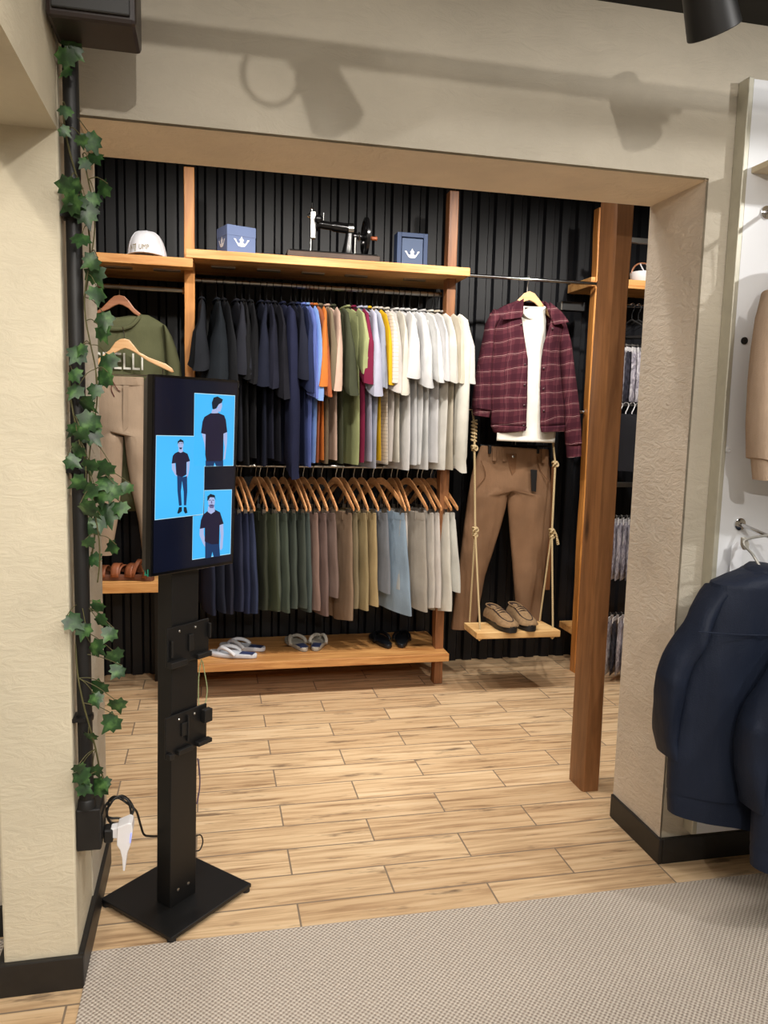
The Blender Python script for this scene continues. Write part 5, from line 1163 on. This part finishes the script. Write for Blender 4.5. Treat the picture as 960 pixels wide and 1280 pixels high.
lh = [o for o in bpy.data.objects if o.get('label', '').startswith('black track spotlight above')][0]
b = MB(); b.tube([(0.285-0.085+0.055*math.cos(2*PI*k/28), 1.25, 2.475+0.055*math.sin(2*PI*k/28)) for k in range(29)], 0.006, 8, False); b.tube([(0.255, 1.25, 2.475), (0.29, 1.25, 2.485)], 0.006, 8); b.build('cable_loop', M['black_metal'], lh)

# ------------------------------------------------------------------ right: white display panel, fittings and jackets
pn = empty('wall_panel', (2.2, 2.23, 0.1), 'white laminate wall panel carrying jackets at the right edge', 'wall panel')
PF = 2.215
MB().box((1.608, PF, 0.12), (3.2, 2.264, 2.54)).build('board', M['panel'], pn, smooth=False)
MB().box((1.590, PF-0.003, 0.12), (1.608, 2.264, 2.545)).build('edge_trim', M['edge'], pn, smooth=False, bevel=0.003)
for px, py in ((930, 426), (910, 562)):
    q = P(px, py, Y=PF); b = MB(); b.lathe([(0.0115, 0), (0.0115, 0.004), (0.006, 0.005), (0.004, 0.002)], (q.x, PF, q.z), (0, -1, 0), 16); b.build('screw_cap', M['black_plastic'] if py < 500 else M['panel'], pn)
sh = MB(); zsh = 2.268; sh.box((1.622, 1.85, zsh), (3.0, PF, zsh+0.018))
tag(sh.build('laminate_shelf', plaster('laminate_beige', (214, 200, 172), 0.03), loc=(2.2, 2.0, zsh), smooth=False, bevel=0.002), 'beige shelf high on the white wall panel at right edge', 'shelf')
def arm(px, py, out, dz, label, dxx=0.0):
    q = P(px, py, Y=PF); o = empty('hanging_arm', q, label, 'display arm')
    MB().lathe([(0.020, 0), (0.020, 0.006), (0.012, 0.010)], (q.x, PF, q.z), (0, -1, 0), 18).build('wall_plate', M['chrome'], o)
    MB().tube([(q.x, PF-0.006, q.z), (q.x+dxx, PF-out, q.z+dz)], 0.0065, 10).build('rod', M['chrome'], o)
    MB().lathe([(0.009, 0), (0.010, 0.004), (0.006, 0.010)], (q.x+dxx, PF-out, q.z+dz), (0.0, -1, 0), 12).build('end_stop', M['chrome'], o)
    return Vector((q.x, PF, q.z)), Vector((q.x+dxx, PF-out, q.z+dz))
u0_, u1_ = arm(957, 266, 0.30, -0.02, 'upper chrome arm on the white panel, carrying the tan jacket')
a0, a1 = arm(924, 655, 0.34, -0.06, 'lower chrome arm on the white panel, carrying the navy jackets', 0.03)
# navy jackets, backs to the viewer
NVJ = twill('navy_nylon', (27, 34, 50), 0.6)
K6 = U((820, 680), 3.05)
def navy(label, shift, JYY):
    sh_ = Vector(shift)
    def R_(rs, d): return [tuple(K6(*p) for p in r)+(d,) for r in rs]
    o = empty('navy_jacket', P(955, 800, Y=JYY)+sh_, label, 'jacket', 'navy jackets on the lower arm')
    def fin(b, nm, **k): 
        for v in b.V: v += sh_
        return b.build(nm, NVJ, o, **k)
    b = MB(); floft(b, dense(R_([((355,100),(500,100)), ((280,125),(590,115)), ((225,150),(650,140)), ((205,190),(672,190)), ((180,260),(690,260)), ((160,340),(705,350)), ((120,440),(725,450)), ((95,560),(745,560)), ((75,700),(760,700)), ((55,810),(775,810)), ((50,940),(785,960))], 0.085), 4), JYY, 56, shift[0]*30+41, 0.022, 2.4); fin(b, 'body')
    b = MB(); floft(b, dense(R_([((52,935),(785,955)), ((48,960),(786,985)), ((50,1020),(780,1095))], 0.078), 3), JYY, 56, shift[0]*30+41, 0.014, 2.4, inner=0.06); fin(b, 'hem_band')
    b = MB(); floft(b, dense([r+(dy,) for r, dy in zip(R_([((225,155),(240,200)), ((150,250),(200,300)), ((90,350),(158,375)), ((45,430),(120,455)), ((14,508),(100,520)), ((10,570),(96,590)), ((16,660),(88,680)), ((30,740),(84,750)), ((46,815),(92,822))], 0.055), (0, 0, 0, 0, 0, 0.01, 0.02, 0.03, 0.03))], 4), JYY, 28, shift[0]*30+44, 0.03, 2.2); fin(b, 'sleeve')
    b = MB(); floft(b, dense(R_([((650,145),(640,200)), ((670,250),(740,240)), ((700,360),(800,350)), ((720,500),(850,500)), ((735,660),(850,650)), ((740,815),(830,815))], 0.055), 4), JYY, 28, shift[0]*30+45, 0.025, 2.2); fin(b, 'sleeve')
    b = MB(); floft(b, R_([((390,82),(470,82)), ((360,92),(495,90)), ((340,116),(520,112)), ((385,150),(480,150))], 0.07), JYY, 30, 46, 0.006, 2.2); fin(b, 'collar')
    b = MB(); b.tube([P(*K6(lerp(160, 705, i/20), 335+14*math.sin(PI*i/20)), Y=JYY-0.087) for i in range(21)], 0.0022, 6); fin(b, 'yoke_seam')
    return o
navy('navy jacket hanging back to front beside the right pillar', (0, 0, 0), 2.0)
navy('navy jacket nearest the viewer, cut off by the right photo edge', (0.175, -0.16, -0.10), 2.0)
hg = empty('clothes_hanger', P(940, 690, Y=2.05), 'grey hanger of the navy jacket on the lower chrome arm', 'hanger')
b = MB(); t0 = lerp(a0, a1, 0.45); b.tube(smoothpath([t0+Vector((0.02, 0, 0.004)), t0+Vector((0.012, 0, 0.018)), t0+Vector((-0.006, 0, 0.016)), P(930, 676, Y=2.05), P(942, 695, Y=2.03), P(956, 718, Y=2.0)]), 0.004, 8); b.build('hook', simple('grey_hanger', (150, 148, 142), 0.4, 0.4), hg)
b = MB(); outline_prism(b, [(928.5,672),(934,672),(937.5,680),(936,687),(931,688),(928,682)], 2.06, 0.012); b.build('size_clip', simple('grey_clip', (164, 160, 150), 0.5), hg, smooth=False, bevel=0.003)
b = MB(); q = P(962, 730, Y=2.0); b.tube(smoothpath([q+Vector((-0.20, 0, -0.09)), q+Vector((-0.08, 0, -0.02)), q, q+Vector((0.08, 0, -0.02)), q+Vector((0.20, 0, -0.09))]), 0.009, 8); b.build('arm', M['black_plastic'], hg)
b = MB(); outline_prism(b, [(915,682),(921,677),(928,683),(926.5,716),(912,715.5)], 2.19, 0.0015); tag(b.build('price_tag', EMB, loc=P(920, 698, Y=2.19), smooth=False), 'white price tag hanging below the lower chrome arm', 'tag')
# tan jacket
TN = twill('tan_cotton', (172, 150, 130), 0.8); TNY = 2.02
o = empty('tan_jacket', P(1000, 420, Y=TNY), 'tan jacket at the right photo edge above the navy ones', 'jacket')
def tr_(rs, d): return [r+(d,) for r in rs]
b = MB(); floft(b, dense(tr_([((1000,330),(1060,330)), ((975,345),(1110,345)), ((966,362),(1135,362)), ((964,430),(1130,430)), ((960,520),(1130,520)), ((957,590),(1130,590))], 0.07)), TNY, 40, 51, 0.015); b.build('body', TN, o)
b = MB(); floft(b, dense(tr_([((960,362),(985,380)), ((950,395),(972,405)), ((945,430),(968,440)), ((941,480),(966,490)), ((940,530),(964,540)), ((942,572),(962,578))], 0.05)), TNY-0.02, 24, 52, 0.022); b.build('sleeve', TN, o)
b = MB(); floft(b, dense(tr_([((1112,350),(1136,362)), ((1122,395),(1150,395)), ((1126,480),(1156,480)), ((1128,560),(1156,560)), ((1130,600),(1150,600))], 0.05)), TNY-0.02, 24, 53, 0.022); b.build('sleeve', TN, o)
b = MB(); floft(b, tr_([((1020,306),(1058,306)), ((1008,312),(1070,312)), ((1000,338),(1078,338)), ((1015,350),(1062,350))], 0.06), TNY, 28, 54, 0.005); b.build('collar', TN, o)
b = MB(); floft(b, tr_([((944,572),(961,577)), ((946,600),(962,600))], 0.036), TNY-0.02, 24, 52, 0.01, inner=0.03); b.build('cuff', TN, o)
hg = empty('clothes_hanger', P(1030, 300, Y=TNY), 'steel hanger of the tan jacket on the upper chrome arm', 'hanger')
b = MB(); hk = u1_+Vector((0, 0.06, 0.008)); b.tube(smoothpath([hk+Vector((-0.014, 0, -0.006)), hk, hk+Vector((0.016, 0, -0.01)), hk+Vector((0.03, 0, -0.14))]), 0.003, 7); b.build('hook', M['steel'], hg)
b = MB(); q = hk+Vector((0.03, 0, -0.14)); b.tube(smoothpath([q+Vector((-0.13, 0, -0.06)), q, q+Vector((0.13, 0, -0.06))]), 0.006, 8); b.build('arm', M['steel'], hg)
